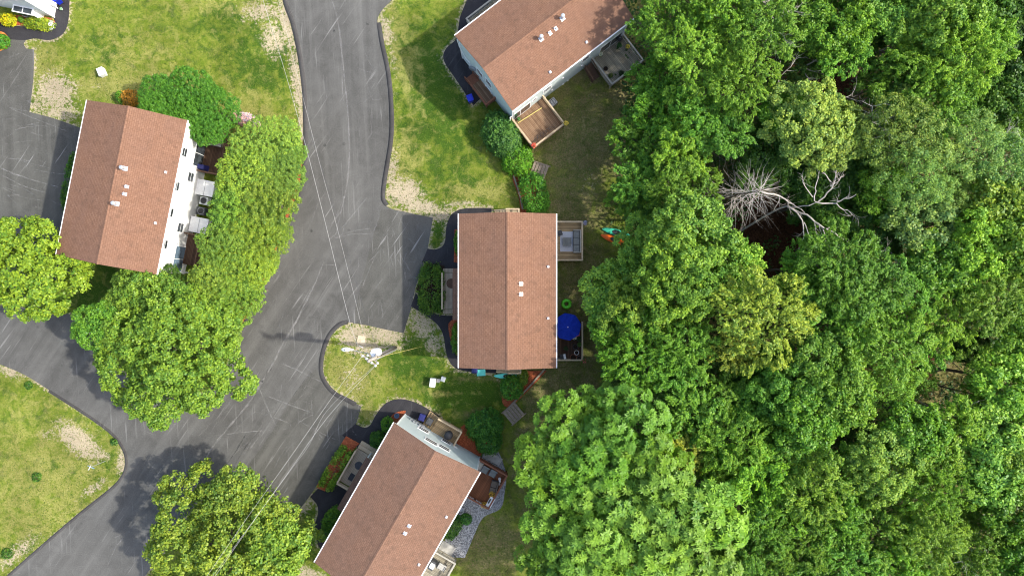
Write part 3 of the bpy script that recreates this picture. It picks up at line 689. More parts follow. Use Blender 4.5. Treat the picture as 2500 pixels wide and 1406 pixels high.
            if bal:
                k = int(L / .16)
                for i in range(1, k): m.box(A.lerp(B, i / k) + Vector((0, 0, rh / 2 - .02)), (.035, .035, rh - .2))
            m.build('railing', M[rail], d)
        if steps:
            side, a, b, n = steps; m = MB(); r_ = z / (n + 1)
            for i in range(n):
                zz = z - r_ * (i + 1); o_ = .28 * i + .14
                if side == '+y': m.box(((a + b) / 2, y1 + o_, zz - .03), (b - a, .29, .05)); 
                if side == '-y': m.box(((a + b) / 2, y0 - o_, zz - .03), (b - a, .29, .05))
                if side == '+x': m.box((x1 + o_, (a + b) / 2, zz - .03), (.29, b - a, .05))
                if side == '-x': m.box((x0 - o_, (a + b) / 2, zz - .03), (.29, b - a, .05))
            L = .28 * n
            for q in (a, b):
                if side == '+y': m.bar((q, y1, z - .15), (q, y1 + L, .06), .05, .2)
                if side == '-y': m.bar((q, y0, z - .15), (q, y0 - L, .06), .05, .2)
                if side == '+x': m.bar((x1, q, z - .15), (x1 + L, q, .06), .05, .2)
                if side == '-x': m.bar((x0, q, z - .15), (x0 - L, q, .06), .05, .2)
                if side == '+y': m.bar((q, y1, z + .85), (q, y1 + L, .9), .09, .05)
                if side == '-y': m.bar((q, y0, z + .85), (q, y0 - L, .9), .09, .05)
                if side == '+x': m.bar((x1, q, z + .85), (x1 + L, q, .9), .09, .05)
                if side == '-x': m.bar((x0, q, z + .85), (x0 - L, q, .9), .09, .05)
                for f in (.5, 1.0):
                    c = {'+y': (q, y1 + L * f), '-y': (q, y0 - L * f), '+x': (x1 + L * f, q), '-x': (x0 - L * f, q)}[side]; m.box((c[0], c[1], .5), (.08, .08, .86))
            m.build('stairs', M[rail], d)
        return d
    def canopy(s, y0, y1, depth=1.15, z=3.0):
        """lean-to shingled roof along the front wall"""
        m = MB(); a = -s.ww; b = a - depth; t = .1
        pr = [(a, z), (b, z - .42), (b, z - .42 - t), (a, z - t)]
        vs = [(x, y0, zz) for x, zz in pr] + [(x, y1, zz) for x, zz in pr]
        m.add(vs, [(0, 1, 2, 3), (7, 6, 5, 4), (0, 4, 5, 1), (1, 5, 6, 2), (2, 6, 7, 3)])
        o = m.build('porch_roof', s.roofmat, s.root)
        bm = bmesh.new(); bm.from_mesh(o.data); bmesh.ops.recalc_face_normals(bm, faces=bm.faces); bm.to_mesh(o.data); bm.free()
        for y in (y0 + .1, y1 - .1): MB().box((b + .12, y, (z - .55) / 2), (.11, .11, z - .55)).build('porch_post', M['trim'], s.root)
    def door(s, side, u, w=.95, h=2.05, z0=.5):
        nx = {'+x': 1, '-x': -1, '+y': 1, '-y': -1}[side]
        if side[1] == 'x': c = Vector((nx * (s.ww + .02), u, z0 + h / 2)); d = (.06, w, h); k = (.04, .05, .05); hk = c + Vector((nx * .06, w * .38, 0))
        else: c = Vector((u, nx * (s.wl + .02), z0 + h / 2)); d = (w, .06, h); k = (.05, .04, .05); hk = c + Vector((w * .38, nx * .06, 0))
        o = MB().box(c, d).build('door', M['trim'], s.root); MB().box(hk, k).build('handle', M['grey_metal'], o)

deg = R
H1 = House('brown shingled white townhouse beside the tall leafy hedge row, left of the road', [(212, 245), (458, 292), (383, 665), (135, 628)], R(-11.3), hw=4.82, hl=7.42)
H2 = House('brown shingled townhouse facing the turning area, blue parasol behind it', [(1120, 521), (1358, 521), (1358, 898), (1120, 900)], 0.0, hw=4.58, hl=7.27, wall='white_wall')
H3 = House('brown shingled pale blue townhouse at the top edge with two back decks', [(1110, 88), (1252, 271), (1547, 45), (1405, -138)], R(-52.6), hw=4.47, hl=7.2, wall='blue_wall', roof='roof')
H4 = House('brown shingled pale blue townhouse at the bottom edge with a red brown deck', [(962, 1030), (1172, 1152), (978, 1494), (768, 1372)], R(-29.7), hw=4.67, hl=7.58, wall='blue_wall', roof='roof_b')
c0 = P(133, 43); rot0 = R(78.5); ux0 = Vector((math.cos(rot0), math.sin(rot0), 0)); uy0 = Vector((-math.sin(rot0), math.cos(rot0), 0))
H0 = House('bright white townhouse corner with a shingled bay at the top left', None, rot0, hw=4.6, hl=7.3, center=c0 + ux0 * 4.28 + uy0 * 6.98, wall='white_wall')

# H1: back wall (+x)
for px, py in ((450, 372), (431, 455), (416, 519), (402, 597)): H1.window('+x', px, py, .9, 1.0)
H1.window('+x', 465, 433, .95, 1.2); H1.window('+x', 440, 556, .95, 1.2)
p = H1.on_wall('+x', 484, 375); H1.window('+x', at=(0, p.y, 1.95), w=2.6, h=2.05, name='sliding_door', mull='v')
p = H1.on_wall('+x', 430, 632); H1.window('+x', at=(0, p.y, 1.95), w=2.6, h=2.05, name='sliding_door', mull='v', glass='glass_sky_tint')
H1.window('+x', 433, 594, .4, .2, name='wall_vent', mull='')
for a in ((300, 411), (280, 497)): H1.flue(a[0] + 6, a[1] + 1, True)
for a in ((310, 456), (305, 474)): H1.flue(*a, False)
for a in ((405, 421), (380, 545)): H1.dome(*a)
a = H1.loc(548, 337, 1.9); b = H1.loc(520, 425, 1.9)
H1.deck(H1.ww, a.x + .2, b.y, a.y, 1.0, M['deck_brown'], 'rail_brown', ['+x', '+y', '-y'])
a = H1.loc(490, 575, 1.9); b = H1.loc(470, 650, 1.9)
H1.deck(H1.ww, a.x, b.y, a.y, 1.0, M['deck_brown'], 'rail_brown', ['+x', '+y'])
for y in (-3.4, .2, 3.5): H1.window('-x', at=(0, y, 4.0), w=1.1, h=1.2)
H1.canopy(-2.9, 2.4); H1.door('-x', 1.2); H1.door('-x', -1.8)

# H2
H2.canopy(H2.loc(0, 781, 2.6).y, H2.loc(0, 655, 2.6).y)
a = H2.loc(1078, 655, 1.3); b = H2.loc(1078, 766, 1.3)
H2.deck(a.x, -H2.ww, b.y + .45, a.y - .45, .5, M['deck_pale'], 'rail_pale', ['-x'], name='porch', bal=True, rh=.85)
for q in (b.y + .2, a.y - .2): MB().box(((a.x - H2.ww) / 2, q, .25), (-H2.ww - a.x - .1, .42, .12)).build('porch_step', M['deck_pale'], H2.root)
H2.door('-x', 1.0); H2.door('-x', -1.6)
for y in (-5, -2.5, 2.6, 5): H2.window('-x', at=(0, y, 4.0), w=1.1, h=1.2)
for a in ((1272, 693), (1272, 718)): H2.flue(*a, False)
for a in ((1338, 651), (1338, 777)): H2.dome(*a)
a = H2.loc(1423, 540, 1.9); b = H2.loc(1423, 636, 1.9)
H2.deck(H2.ww, a.x, b.y, a.y, 1.0, M['deck_tan'], 'rail_tan', ['+x', '+y', '-y'], rh=.85)
H2D2 = (H2.loc(1423, 785, 1.9), H2.loc(1423, 880, 1.9))
H2.deck(H2.ww, H2D2[0].x, H2D2[1].y, H2D2[0].y, 1.0, M['deck_brown'], 'rail_tan', ['+x', '-y'])
for y in (4.2, -3.5): H2.window('+x', at=(0, y, 2.0), w=2.4, h=2.0, name='sliding_door', mull='v')
for y in (-5.5, -1, 1.5, 5.8): H2.window('+x', at=(0, y, 4.1), w=1, h=1.1)
a = H2.loc(1200, 509, 1.6); b = H2.loc(1268, 509, 1.6)
d = H2.deck(b.x - 1.35, b.x, H2.wl, a.y, .75, M['rail_pale'], 'rail_pale', ['+y', '+x'], steps=('-x', a.y - 1.1, a.y - .1, 4), name='side_landing', rh=.8)
a = H2.loc(1180, 912, 1.5); b = H2.loc(1272, 914, 1.5)
H2.deck(b.x - 1.35, b.x, a.y, -H2.wl, .75, M['rail_pale'], 'rail_pale', ['-y', '+x'], steps=('-x', a.y + .1, a.y + 1.1, 4), name='side_landing', rh=.8)

# H3: gable wall (-y) and back wall (+x)
for px, py in ((1155, 173), (1172, 179)): H3.window('-y', px, py, .95, 1.2)
for px, py in ((1193, 203), (1193, 222)): H3.window('-y', px, py, .95, 1.2)
for px, py in ((1336, 218), (1430, 143)): H3.window('+x', px, py, .95, 1.0)
H3.window('+x', 1305, 243, .5, .5, name='bathroom_window', mull='')
a = H3.loc(1302, 360, 1.9); b = H3.loc(1380, 303, 1.9)
p = (a.y + b.y) / 2
H3.deck(H3.ww, (a.x + b.x) / 2, a.y, b.y, 1.0, M['deck_mix'], 'rail_pale', ['+x', '+y', '-y'], rh=.9)
H3.window('+x', at=(0, p - .9, 2.05), w=2.5, h=2.05, name='sliding_door', mull='v')
H3DA = ((a.x + b.x) / 2, a.y, b.y)
a = H3.loc(1495, 208, 1.9); b = H3.loc(1571, 146, 1.9); p = (a.y + b.y) / 2
H3.deck(H3.ww, (a.x + b.x) / 2, a.y, b.y, 1.0, M['deck_grey'], 'rail_grey', ['+x', '+y', '-y'], rh=.9)
H3DB = ((a.x + b.x) / 2, a.y, b.y)
m = MB(); x0, x1, y = H3.ww + .1, H3DB[0] + .2, H3DB[1] - .75
for i in range(5): m.box((x1 - .3 - .28 * i if False else x0 + .2 + i * .3, y + .28, .85 - i * .17), (.3, .9, .05))
for yy in (y - .18, y + .72): m.bar((x0, yy, .85), (x0 + 1.6, yy, .05), .05, .2); m.bar((x0, yy, 1.75), (x0 + 1.6, yy, 0.95), .09, .05)
for i in range(9): m.box((x0 + .1 + i * .18, y - .18, 1.2 - i * .09), (.035, .035, .9))
m.build('stairs', M['rail_brown'], H3.root)
H3.window('+x', at=(0, p + .3, 2.05), w=2.7, h=2.05, name='sliding_door', mull='v')
for k in ((1321, 96, 1), (1373, 46, 1), (1343, 82, 0), (1357, 71, 0)): H3.flue(k[0], k[1], bool(k[2]))
for a in ((1432, 104), (1343, 177)): H3.dome(*a)
a = H3.loc(1150, 210, 1.4); b = H3.loc(1190, 252, 1.4)
xs_ = sorted((a.x, b.x)); yo = min(a.y, b.y)
H3.deck(xs_[0] - .1, xs_[1] + .1, yo, -H3.wl, .8, M['deck_mix'], 'rail_red', ['-y', '+x'], name='side_landing', rh=.8, steps=('-x', yo + .1, yo + 1.1, 4))
for px, py in ((1318, 275), (1374, 190), (1402, 158), (1420, 160), (1347, 220), (1384, 202), (1372, 213), (1330, 238)):
    q = H3.on_wall('+x', px, py); q.z = min(max(q.z, .3), 4.6); MB().box((H3.ww + .04, q.y, q.z), (.1, .16, .16)).build('wall_vent', M['white_plastic'], H3.root)
H3.canopy(-2.9, 2.4); H3.door('-x', 1)
q = H3.loc(1150, 38, 1.5)
H3.deck(q.x - .1, -H3.ww, q.y - .6, 2.0, .6, M['deck_grey'], 'rail_grey', ['-x', '-y'], name='porch', rh=.8)
m = MB()
for i, z in enumerate((1.0, 1.5, 2.0, 2.5)): m.box((-2.6 + i * .25, -H3.wl - .14, z), (.3, .22, .42)); m.tube([(-2.6 + i * .25, -H3.wl - .12, z - .3), (-2.3 + i * .2, -H3.wl - .12, z - 1)], .03, 6)
m.build('meter_boxes', M['grey_metal'], H3.root)
m = MB(); m.tube([(-4.4, -H3.wl - .07, 4.9), (-4.2, -H3.wl - .1, 3.6), (-3.3, -H3.wl - .1, 2.2), (-2.6, -H3.wl - .1, 2.6)], .04, 6); m.build('conduit', M['trim'], H3.root)

# H4: gable wall (+y)
for px, py, w in ((1034, 1049, 1.15), (1053, 1078, 1.3), (1084, 1093, 1.2), (1090, 1078, 1.0)): H4.window('+y', px, py, w, 1.05 if w < 1.2 else 1.1)
H4.window('+y', 1112, 1091, .2, .2, name='wall_light', mull='')
m = MB(); q = H4.on_wall('+y', 1010, 1018)
for i in range(5): m.box((q.x + i * .34, H4.wl + .12, 1.1 + (i % 2) * .25), (.26, .2, .36)); m.tube([(q.x + i * .34, H4.wl + .1, .9), (q.x + i * .34, H4.wl + .1, .05)], .025, 6)
m.build('meter_boxes', M['grey_metal'], H4.root)
H4.canopy(H4.loc(826, 1243, 2.6).y, H4.loc(905, 1122, 2.6).y)
a = H4.loc(822, 1178, 1.4); b = H4.loc(868, 1100, 1.4)
H4.deck(a.x, -H4.ww, a.y, b.y, .5, M['deck_pale'], 'rail_pale', ['-x'], name='porch', rh=.85)
H4P = (a.x, a.y, b.y)
for y_, z_, d_, t_ in ((b.y + .22, .25, .42, .12), (b.y + .62, .1, .4, .12), (a.y - .15, .9, .18, .5)): MB().box(((a.x - H4.ww) / 2, y_, z_), (-H4.ww - a.x, d_, t_)).build('porch_step', M['rail_pale'], H4.root)
H4.door('-x', 1.0); H4.door('-x', -1.6)
for y in (-5, -2.5, 2.6, 5): H4.window('-x', at=(0, y, 4.0), w=1.1, h=1.2)
for a in ((999, 1283), (989, 1301)): H4.flue(*a, False)
for a in ((1090, 1261), (1023, 1377)): H4.dome(*a)
a = H4.loc(1192, 1243, 1.9); b = H4.loc(1240, 1161, 1.9)
H4DA = ((a.x + b.x) / 2, a.y, b.y)
H4.deck(H4.ww, H4DA[0], a.y, b.y, 1.0, M['deck_red'], 'rail_red', ['+x', '-y', '+y'], rh=.88)
a = H4.loc(1113, 1375, 1.9); H4.deck(H4.ww, a.x, a.y - 4.3, a.y, 1.0, M['deck_grey'], 'rail_grey', ['+x', '+y'], rh=.9)
H4DB = (a.x, a.y)
for y in ((H4DA[1] + H4DA[2]) / 2, a.y - 2): H4.window('+x', at=(0, y, 2.05), w=2.5, h=2.05, name='sliding_door', mull='v')
a = H4.loc(1040, 1052, 1.5); b = H4.loc(1115, 1085, 1.5); q = H4.loc(1128, 1055, 1.7)
H4.deck(b.x - 2.9, q.x, H4.wl, q.y, .8, M['deck_tan'], 'rail_tan', ['+x', '+y'], name='side_landing', rh=.8)
m = MB()
for i in range(4): m.box((b.x - 3.0 - i * .28, (H4.wl + q.y) / 2, .6 - i * .16), (.29, q.y - H4.wl - .1, .05))
m.build('stairs', M['deck_tan'], H4.root)

# H0: front wall faces the bottom of the photo (-x), gable to the right (-y... +)
H0.canopy(-1.0, 4.6, 1.0, 3.0)
m = MB(); q = H0.loc(58, 28, 1.6)
for z in (0,): pass
m.box((-H0.ww - .35, q.y, 1.75), (.7, 2.1, .06)); m.box((-H0.ww - .3, q.y, .7), (.6, 1.9, 1.4))
bay = m.build('bay_window', M['trim'], H0.root)
m = MB()
for k in (-.48, .48): m.box((-H0.ww - .612, q.y + k, 1.0), (.03, .85, .8)); m.box((-H0.ww - .35, q.y + k, 1.79), (.5, .85, .02))
m.build('pane', M['glass'], bay)
m = MB()
for i in range(5): m.box((-3.2 + i * .55, -H0.wl - .2, .9 + .3 * (i % 3)), (.4, .36, .5)); m.bar((-3.4 + i * .55, -H0.wl - .3, .2), (-3.0 + i * .55, -H0.wl - .3, 1.7), .06)
m.build('meter_boxes', M['white_plastic'], H0.root)
for y in (-5, -2.5): H0.window('-x', at=(0, y, 4.0), w=1.1, h=1.1)

# ------------------------------------------------------------------ foliage
def quad_mesh(name, V, tone, nv=4):
    """V: (n, nv, 3) array of leaf corners"""
    n = len(V); me = bpy.data.meshes.new(name)
    me.vertices.add(n * nv); me.vertices.foreach_set('co', V.astype(np.float32).ravel())
    me.loops.add(n * nv); me.loops.foreach_set('vertex_index', np.arange(n * nv, dtype=np.int32))
    me.polygons.add(n); me.polygons.foreach_set('loop_start', np.arange(0, n * nv, nv, dtype=np.int32)); me.polygons.foreach_set('loop_total', np.full(n, nv, np.int32))
    me.update(); a = me.attributes.new('tone', 'FLOAT', 'FACE'); a.data.foreach_set('value', tone.astype(np.float32))
    return me
def unit(v): return v / np.maximum(np.linalg.norm(v, axis=1, keepdims=True), 1e-9)
def leafs(c, nrm, L, W, rg, tang=None, droop=0.0):
    n = len(c); nrm = unit(nrm)
    t = rg.normal(size=(n, 3)) if tang is None else tang + rg.normal(size=(n, 3)) * 0.25
    t = unit(t - nrm * (t * nrm).sum(1, keepdims=True)); b = np.cross(nrm, t)
    l = (L * rg.uniform(.7, 1.3, n))[:, None]; w = (W * rg.uniform(.7, 1.3, n))[:, None]
    m = c + nrm * 0.0
    return np.stack([c - t * l / 2 - nrm * l * .08, m + b * w / 2 + t * l * .05 + nrm * l * .04, c + t * l / 2 - nrm * l * .12, m - b * w / 2 + t * l * .05 + nrm * l * .04], 1)

KIND = {  # clump radius, leaf length, width, leaves per clump, lobe size, height factor
    'maple':  dict(rc=.48, L=.25, W=.17, n=62, lobe=.30, hf=.62, jag=.16),
    'feather': dict(rc=.38, L=.22, W=.11, n=40, lobe=.27, hf=.70, jag=.20),
    'tuft':   dict(rc=.50, L=.46, W=.15, n=40, lobe=.25, hf=.55, jag=.14),
    'dense':  dict(rc=.27, L=.17, W=.10, n=30, lobe=.44, hf=.50, jag=.08),
    'thin':   dict(rc=.42, L=.19, W=.10, n=34, lobe=.26, hf=.65, jag=.26),
}
def crown_mesh(kind, Rr, seed, fill=True):
    k = KIND[kind]; rg = np.random.default_rng(seed); lob = []
    a0 = k['lobe'] * Rr; ph = rg.uniform(0, 6.28, 4)
    nr1, nr2 = 6, 11
    big = Rr > 6
    if big: a0 *= .72; nr1, nr2 = 7, 20
    if kind == 'dense': nr1, nr2 = 7, 14
    pos = ([(.62, 2 * math.pi * (i + rg.uniform(-.3, .3)) / 14) for i in range(14)] if big else []) + [(0, 0)] + [(.34 if big else .45, 2 * math.pi * (i + rg.uniform(-.25, .25)) / nr1) for i in range(nr1)] + [(.80, 2 * math.pi * (i + rg.uniform(-.35, .35)) / nr2) for i in range(nr2)]
    for r, t in pos:
        r = r * (1 + k['jag'] * (math.sin(3 * t + ph[0]) * .6 + math.sin(5 * t + ph[1]) * .5)) * rg.uniform(.88, 1.1)
        z = k['hf'] * Rr * math.sqrt(max(0, 1 - min(r, .97) ** 2)) + (rg.uniform(-.17, .15) if kind != 'dense' else rg.uniform(-.05, .05)) * Rr
        a = a0 * rg.uniform(.68, 1.25) * (1 if r < .7 else .86)
        lob.append((r * Rr * math.cos(t), r * Rr * math.sin(t), z - a * .5, a))
    lob = np.array(lob); V = []; T = []
    for i, (x, y, z, a) in enumerate(lob):
        nc = int(2.6 * a * a / (k['rc'] ** 2) * .9) + 5; lt = rg.uniform(-.12, .12)
        for _ in range(nc):
            d = rg.normal(size=3); d /= np.linalg.norm(d)
            if d[2] < -.35: d[2] *= -1
            out = np.array([x, y, 0.0]) / (Rr + 1e-6); dd = d + out * .5; dd /= np.linalg.norm(dd)
            c = np.array([x, y, z]) + dd * a * (rg.uniform(.82, 1.12) if kind != 'dense' else rg.uniform(.74, 1.16))
            dist = np.linalg.norm(lob[:, :3] - c, axis=1) - lob[:, 3] * .72; dist[i] = 1
            if dist.min() < 0: continue
            rc = k['rc'] * rg.uniform(.6, 1.3); n = max(6, int(k['n'] * (rc / k['rc']) ** 2))
            ct = np.clip(.5 + lt + rg.normal() * .12, 0, 1)
            if kind == 'tuft':
                nt = max(2, n // 9)
                q = rg.normal(size=(nt, 3)); q = unit(q + dd * 1.2) * rc * rg.uniform(.5, 1, (nt, 1)) + c
                for p_ in q:
                    ang = rg.uniform(0, 6.28) + np.arange(9) * 2 * math.pi / 9 + rg.normal(size=9) * .15
                    ax = unit((p_ - c)[None] * .6 + dd[None] * .5 + np.array([[0, 0, .5]]))[0]
                    u = np.cross(ax, [.3, .5, .8]); u /= np.linalg.norm(u); v = np.cross(ax, u)
                    tg = np.cos(ang)[:, None] * u + np.sin(ang)[:, None] * v + ax * .25; tg = unit(tg)
                    nr = unit(ax[None] - tg * .25 + rg.normal(size=(9, 3)) * .15)
                    V.append(leafs(p_ + tg * k['L'] * .5, nr, k['L'], k['W'], rg, tang=tg)); T.append(np.clip(ct + rg.normal(size=9) * .12, 0, 1))
                continue
            q = unit(rg.normal(size=(n, 3)) + dd * .5 + np.array([0, 0, .35]))
            if kind in ('feather',):
                rad = unit(np.array([[c[0], c[1], .25 * Rr]]) + rg.normal(size=(1, 3)) * Rr * .42)[0]
                s_ = rg.uniform(-.9, 1.1, n)[:, None]; pts = c + rad * s_ * rc * 1.0 + q * rc * (.5 - .16 * s_)
                nr = unit(q * .5 + dd * .3 + np.array([0, 0, .8]) + rg.normal(size=(n, 3)) * .6)
                V.append(leafs(pts, nr, k['L'], k['W'], rg, tang=np.repeat(rad[None], n, 0)))
            else:
                pts = c + q * rc * rg.uniform(.45, 1.08, (n, 1))
                nr = unit(q * .75 + dd * .25 + np.array([0, 0, .5]) + rg.normal(size=(n, 3)) * .7)
                V.append(leafs(pts, nr, k['L'], k['W'], rg))
            T.append(np.clip(ct + rg.normal(size=n) * .3, 0, 1))
    if fill:
        n = int(70 * Rr * Rr * (.4 if kind == 'thin' else 1)); t = rg.uniform(0, 6.28, n); r = np.sqrt(rg.uniform(0, .62, n)) * Rr
        pts = np.stack([r * np.cos(t), r * np.sin(t), rg.uniform(-.25, .28, n) * Rr], 1)
        V.append(leafs(pts, np.array([0, 0, 1.0]) + rg.normal(size=(n, 3)) * .5, .32, .2, rg)); T.append(np.clip(rg.normal(size=n) * .1 + .3, 0, 1))  # inner leaves toned darker, painting shade behind the clumps
    me = quad_mesh('crown_' + kind, np.concatenate(V), np.concatenate(T)); me.materials.append(M['leaf']); return me

def branch_rec(m, p, d, L, r, lev, rg, wob=.25, n=5, kids=(2, 4)):
    pts = [p.copy()]; rs = [r]; q = p.copy(); dd = d.copy()
    for i in range(4):
        dd = (dd + Vector(rg.normal(size=3)) * wob).normalized(); q = q + dd * L / 4; pts.append(q.copy()); rs.append(r * (1 - .17 * (i + 1)))
    m.tube(pts, rs, n, cap=False)
    if lev <= 0: return
    for _ in range(rg.integers(kids[0], kids[1] + 1)):
        i = rg.integers(1, 5); ax = Vector(rg.normal(size=3)).normalized(); nd = (dd + ax * .9); nd.z = nd.z * .6 + .05
        branch_rec(m, pts[i], nd.normalized(), L * rg.uniform(.45, .7), rs[i] * .6, lev - 1, rg, wob, max(3, n - 1), kids)

def trunk_mesh(seed, h=10.0, r=.2, spread=3.0, limbs=6):
    rg = np.random.default_rng(seed); m = MB(); pts = []; rs = []; x = y = 0
    for i in range(7):
        t = i / 6; pts.append((x, y, t * h)); rs.append(r * (1.25 - .95 * t) + (.08 if i == 0 else 0)); x += rg.normal() * .12; y += rg.normal() * .12
    m.tube(pts, rs, 8)
    for i in range(limbs):
        b = Vector(pts[3 + i % 3]); a = 6.28 * i / limbs + rg.uniform(-.3, .3)
        branch_rec(m, b, Vector((math.cos(a), math.sin(a), .8)).normalized(), spread * rg.uniform(.7, 1), r * .42, 1, rg, .15, 5)
    me = m.mesh('trunk', M['bark']); return me

CROWNS = {}
def get_crown(kind, Rr):
    base = min((2.6, 4.0, 7.2), key=lambda b: abs(math.log(Rr / b)))
    n_var = {2.6: 3, 4.0: 4, 7.2: 2}[base]; key = (kind, base, rng.integers(n_var))
    if key not in CROWNS:
        me = crown_mesh(kind, base, 11 + len(CROWNS) * 7); co = np.zeros(len(me.vertices) * 3, np.float32); me.vertices.foreach_get('co', co); co = co.reshape(-1, 3)
        CROWNS[key] = (me, float(np.percentile(np.hypot(co[:, 0], co[:, 1]), 93)))
    me, ext = CROWNS[key]
    return me, Rr / ext
TRUNKS = [trunk_mesh(i) for i in range(4)]

COL = {'g': (.128, .285, .030), 'y': (.172, .345, .032), 'd': (.070, .170, .028), 'b': (.185, .350, .050), 'o': (.335, .430, .070), 'p': (.200, .330, .080), 't': (.138, .300, .036), 'l': (.185, .325, .040), 'h': (.190, .330, .050)}
def tree(px, py, rpx, tone, kind, ht, label, group=None, cat='tree', name='tree', sq=1.0):
    k = KIND[kind]; hc = ht * .86; c = P(px, py, hc); Rr = rpx / S * (H - hc) / H
    root = empty(name, (c.x, c.y, 0), 0, label=label, cat=cat, group=group)
    me, s = get_crown(kind, Rr); cr = link('crown', me, None, root)
    zt = ht - k['hf'] * Rr * 1.12
    cr.location = (0, 0, max(zt, Rr * .3)); cr.scale = (s, s, s * rng.uniform(.9, 1.1) * sq); cr.rotation_euler = (0, 0, rng.uniform(0, 6.28))
    v = rng.uniform(.80, 1.22); c0_ = COL[tone]; cr.color = (min(1, c0_[0] * v * rng.uniform(.88, 1.12)), c0_[1] * v, c0_[2] * v * rng.uniform(.8, 1.2), 1)
    t = link('trunk', TRUNKS[rng.integers(4)], None, root); z = max(zt, Rr * .3) + .2 * Rr
    t.scale = (max(.5, Rr / 4), max(.5, Rr / 4), z / 10.0); t.rotation_euler = (0, 0, rng.uniform(0, 6.28))
    return root

LM = [((1842, 470), 'the bare dead conifer'), ((2010, 540), 'the crooked dead hardwood'), ((1865, 780), 'the big olive yellow crown'), ((1980, 190), 'the upper leaf litter gap'), ((2300, 900), 'the dark gap on the right'),
      ((2115, 1190), 'the grey twig tangle'), ((1385, 798), 'the blue parasol'), ((1485, 570), 'the two kayaks'), ((1505, 145), 'the grey top deck'), ((1205, 1180), 'the red brown deck'), ((2500, 0), 'the top right corner'),
      ((2500, 1406), 'the bottom right corner'), ((1315, 300), 'the reddish top deck'), ((1905, 70), 'the twiggy dead crown'), ((1240, 710), 'the central roof'), ((2490, 370), 'the pale forked limbs at right'), ((1020, 1280), 'the bottom roof'), ((2010, 930), 'the fresh green crown mass')]
LMH = [((300, 450), 'the roof of the white townhouse'), ((742, 360), 'the mulch tip at the road'), ((490, 500), 'the two air conditioners'), ((597, 290), 'the lilac bush'), ((500, 410), 'the navy covered grill'), ((390, 860), 'the big maple'), ((430, 632), 'the lower sliding door'), ((314, 238), 'the orange shrub'), ((252, 179), 'the lone white cabinet'), ((570, 800), 'the lower red mulch tip')]
USED = set()
def relabel(px, py, r, desc, lms=LM):
    size = 'large ' if r > 95 else 'small ' if r < 56 else ''
    for tries in range(2):
        for d, (lx, ly), nm in sorted((math.hypot(px - l[0][0], py - l[0][1]), l[0], l[1]) for l in lms):
            a = math.degrees(math.atan2(-(py - ly), px - lx)) % 360
            dr = ['right of', 'above and right of', 'above', 'above and left of', 'left of', 'below and left of', 'below', 'below and right of'][int((a + 22.5) // 45) % 8]
            if tries: dr = ['right of', 'right of and slightly above', 'diagonally above right of', 'above and slightly right of', 'above', 'above and slightly left of', 'diagonally above left of', 'left of and slightly above', 'left of', 'left of and slightly below', 'diagonally below left of', 'below and slightly left of', 'below', 'below and slightly right of', 'diagonally below right of', 'right of and slightly below'][int((a + 11.25) // 22.5) % 16]
            far = 'right beside and ' if d < 60 else 'a little ' if d < 130 else '' if d < 260 else 'well ' if d < 450 else 'far '
            s_ = f'{size}{desc}, {far}{dr} {nm}'
            if s_ not in USED and len(s_.split()) <= 16: USED.add(s_); return s_
    return s_

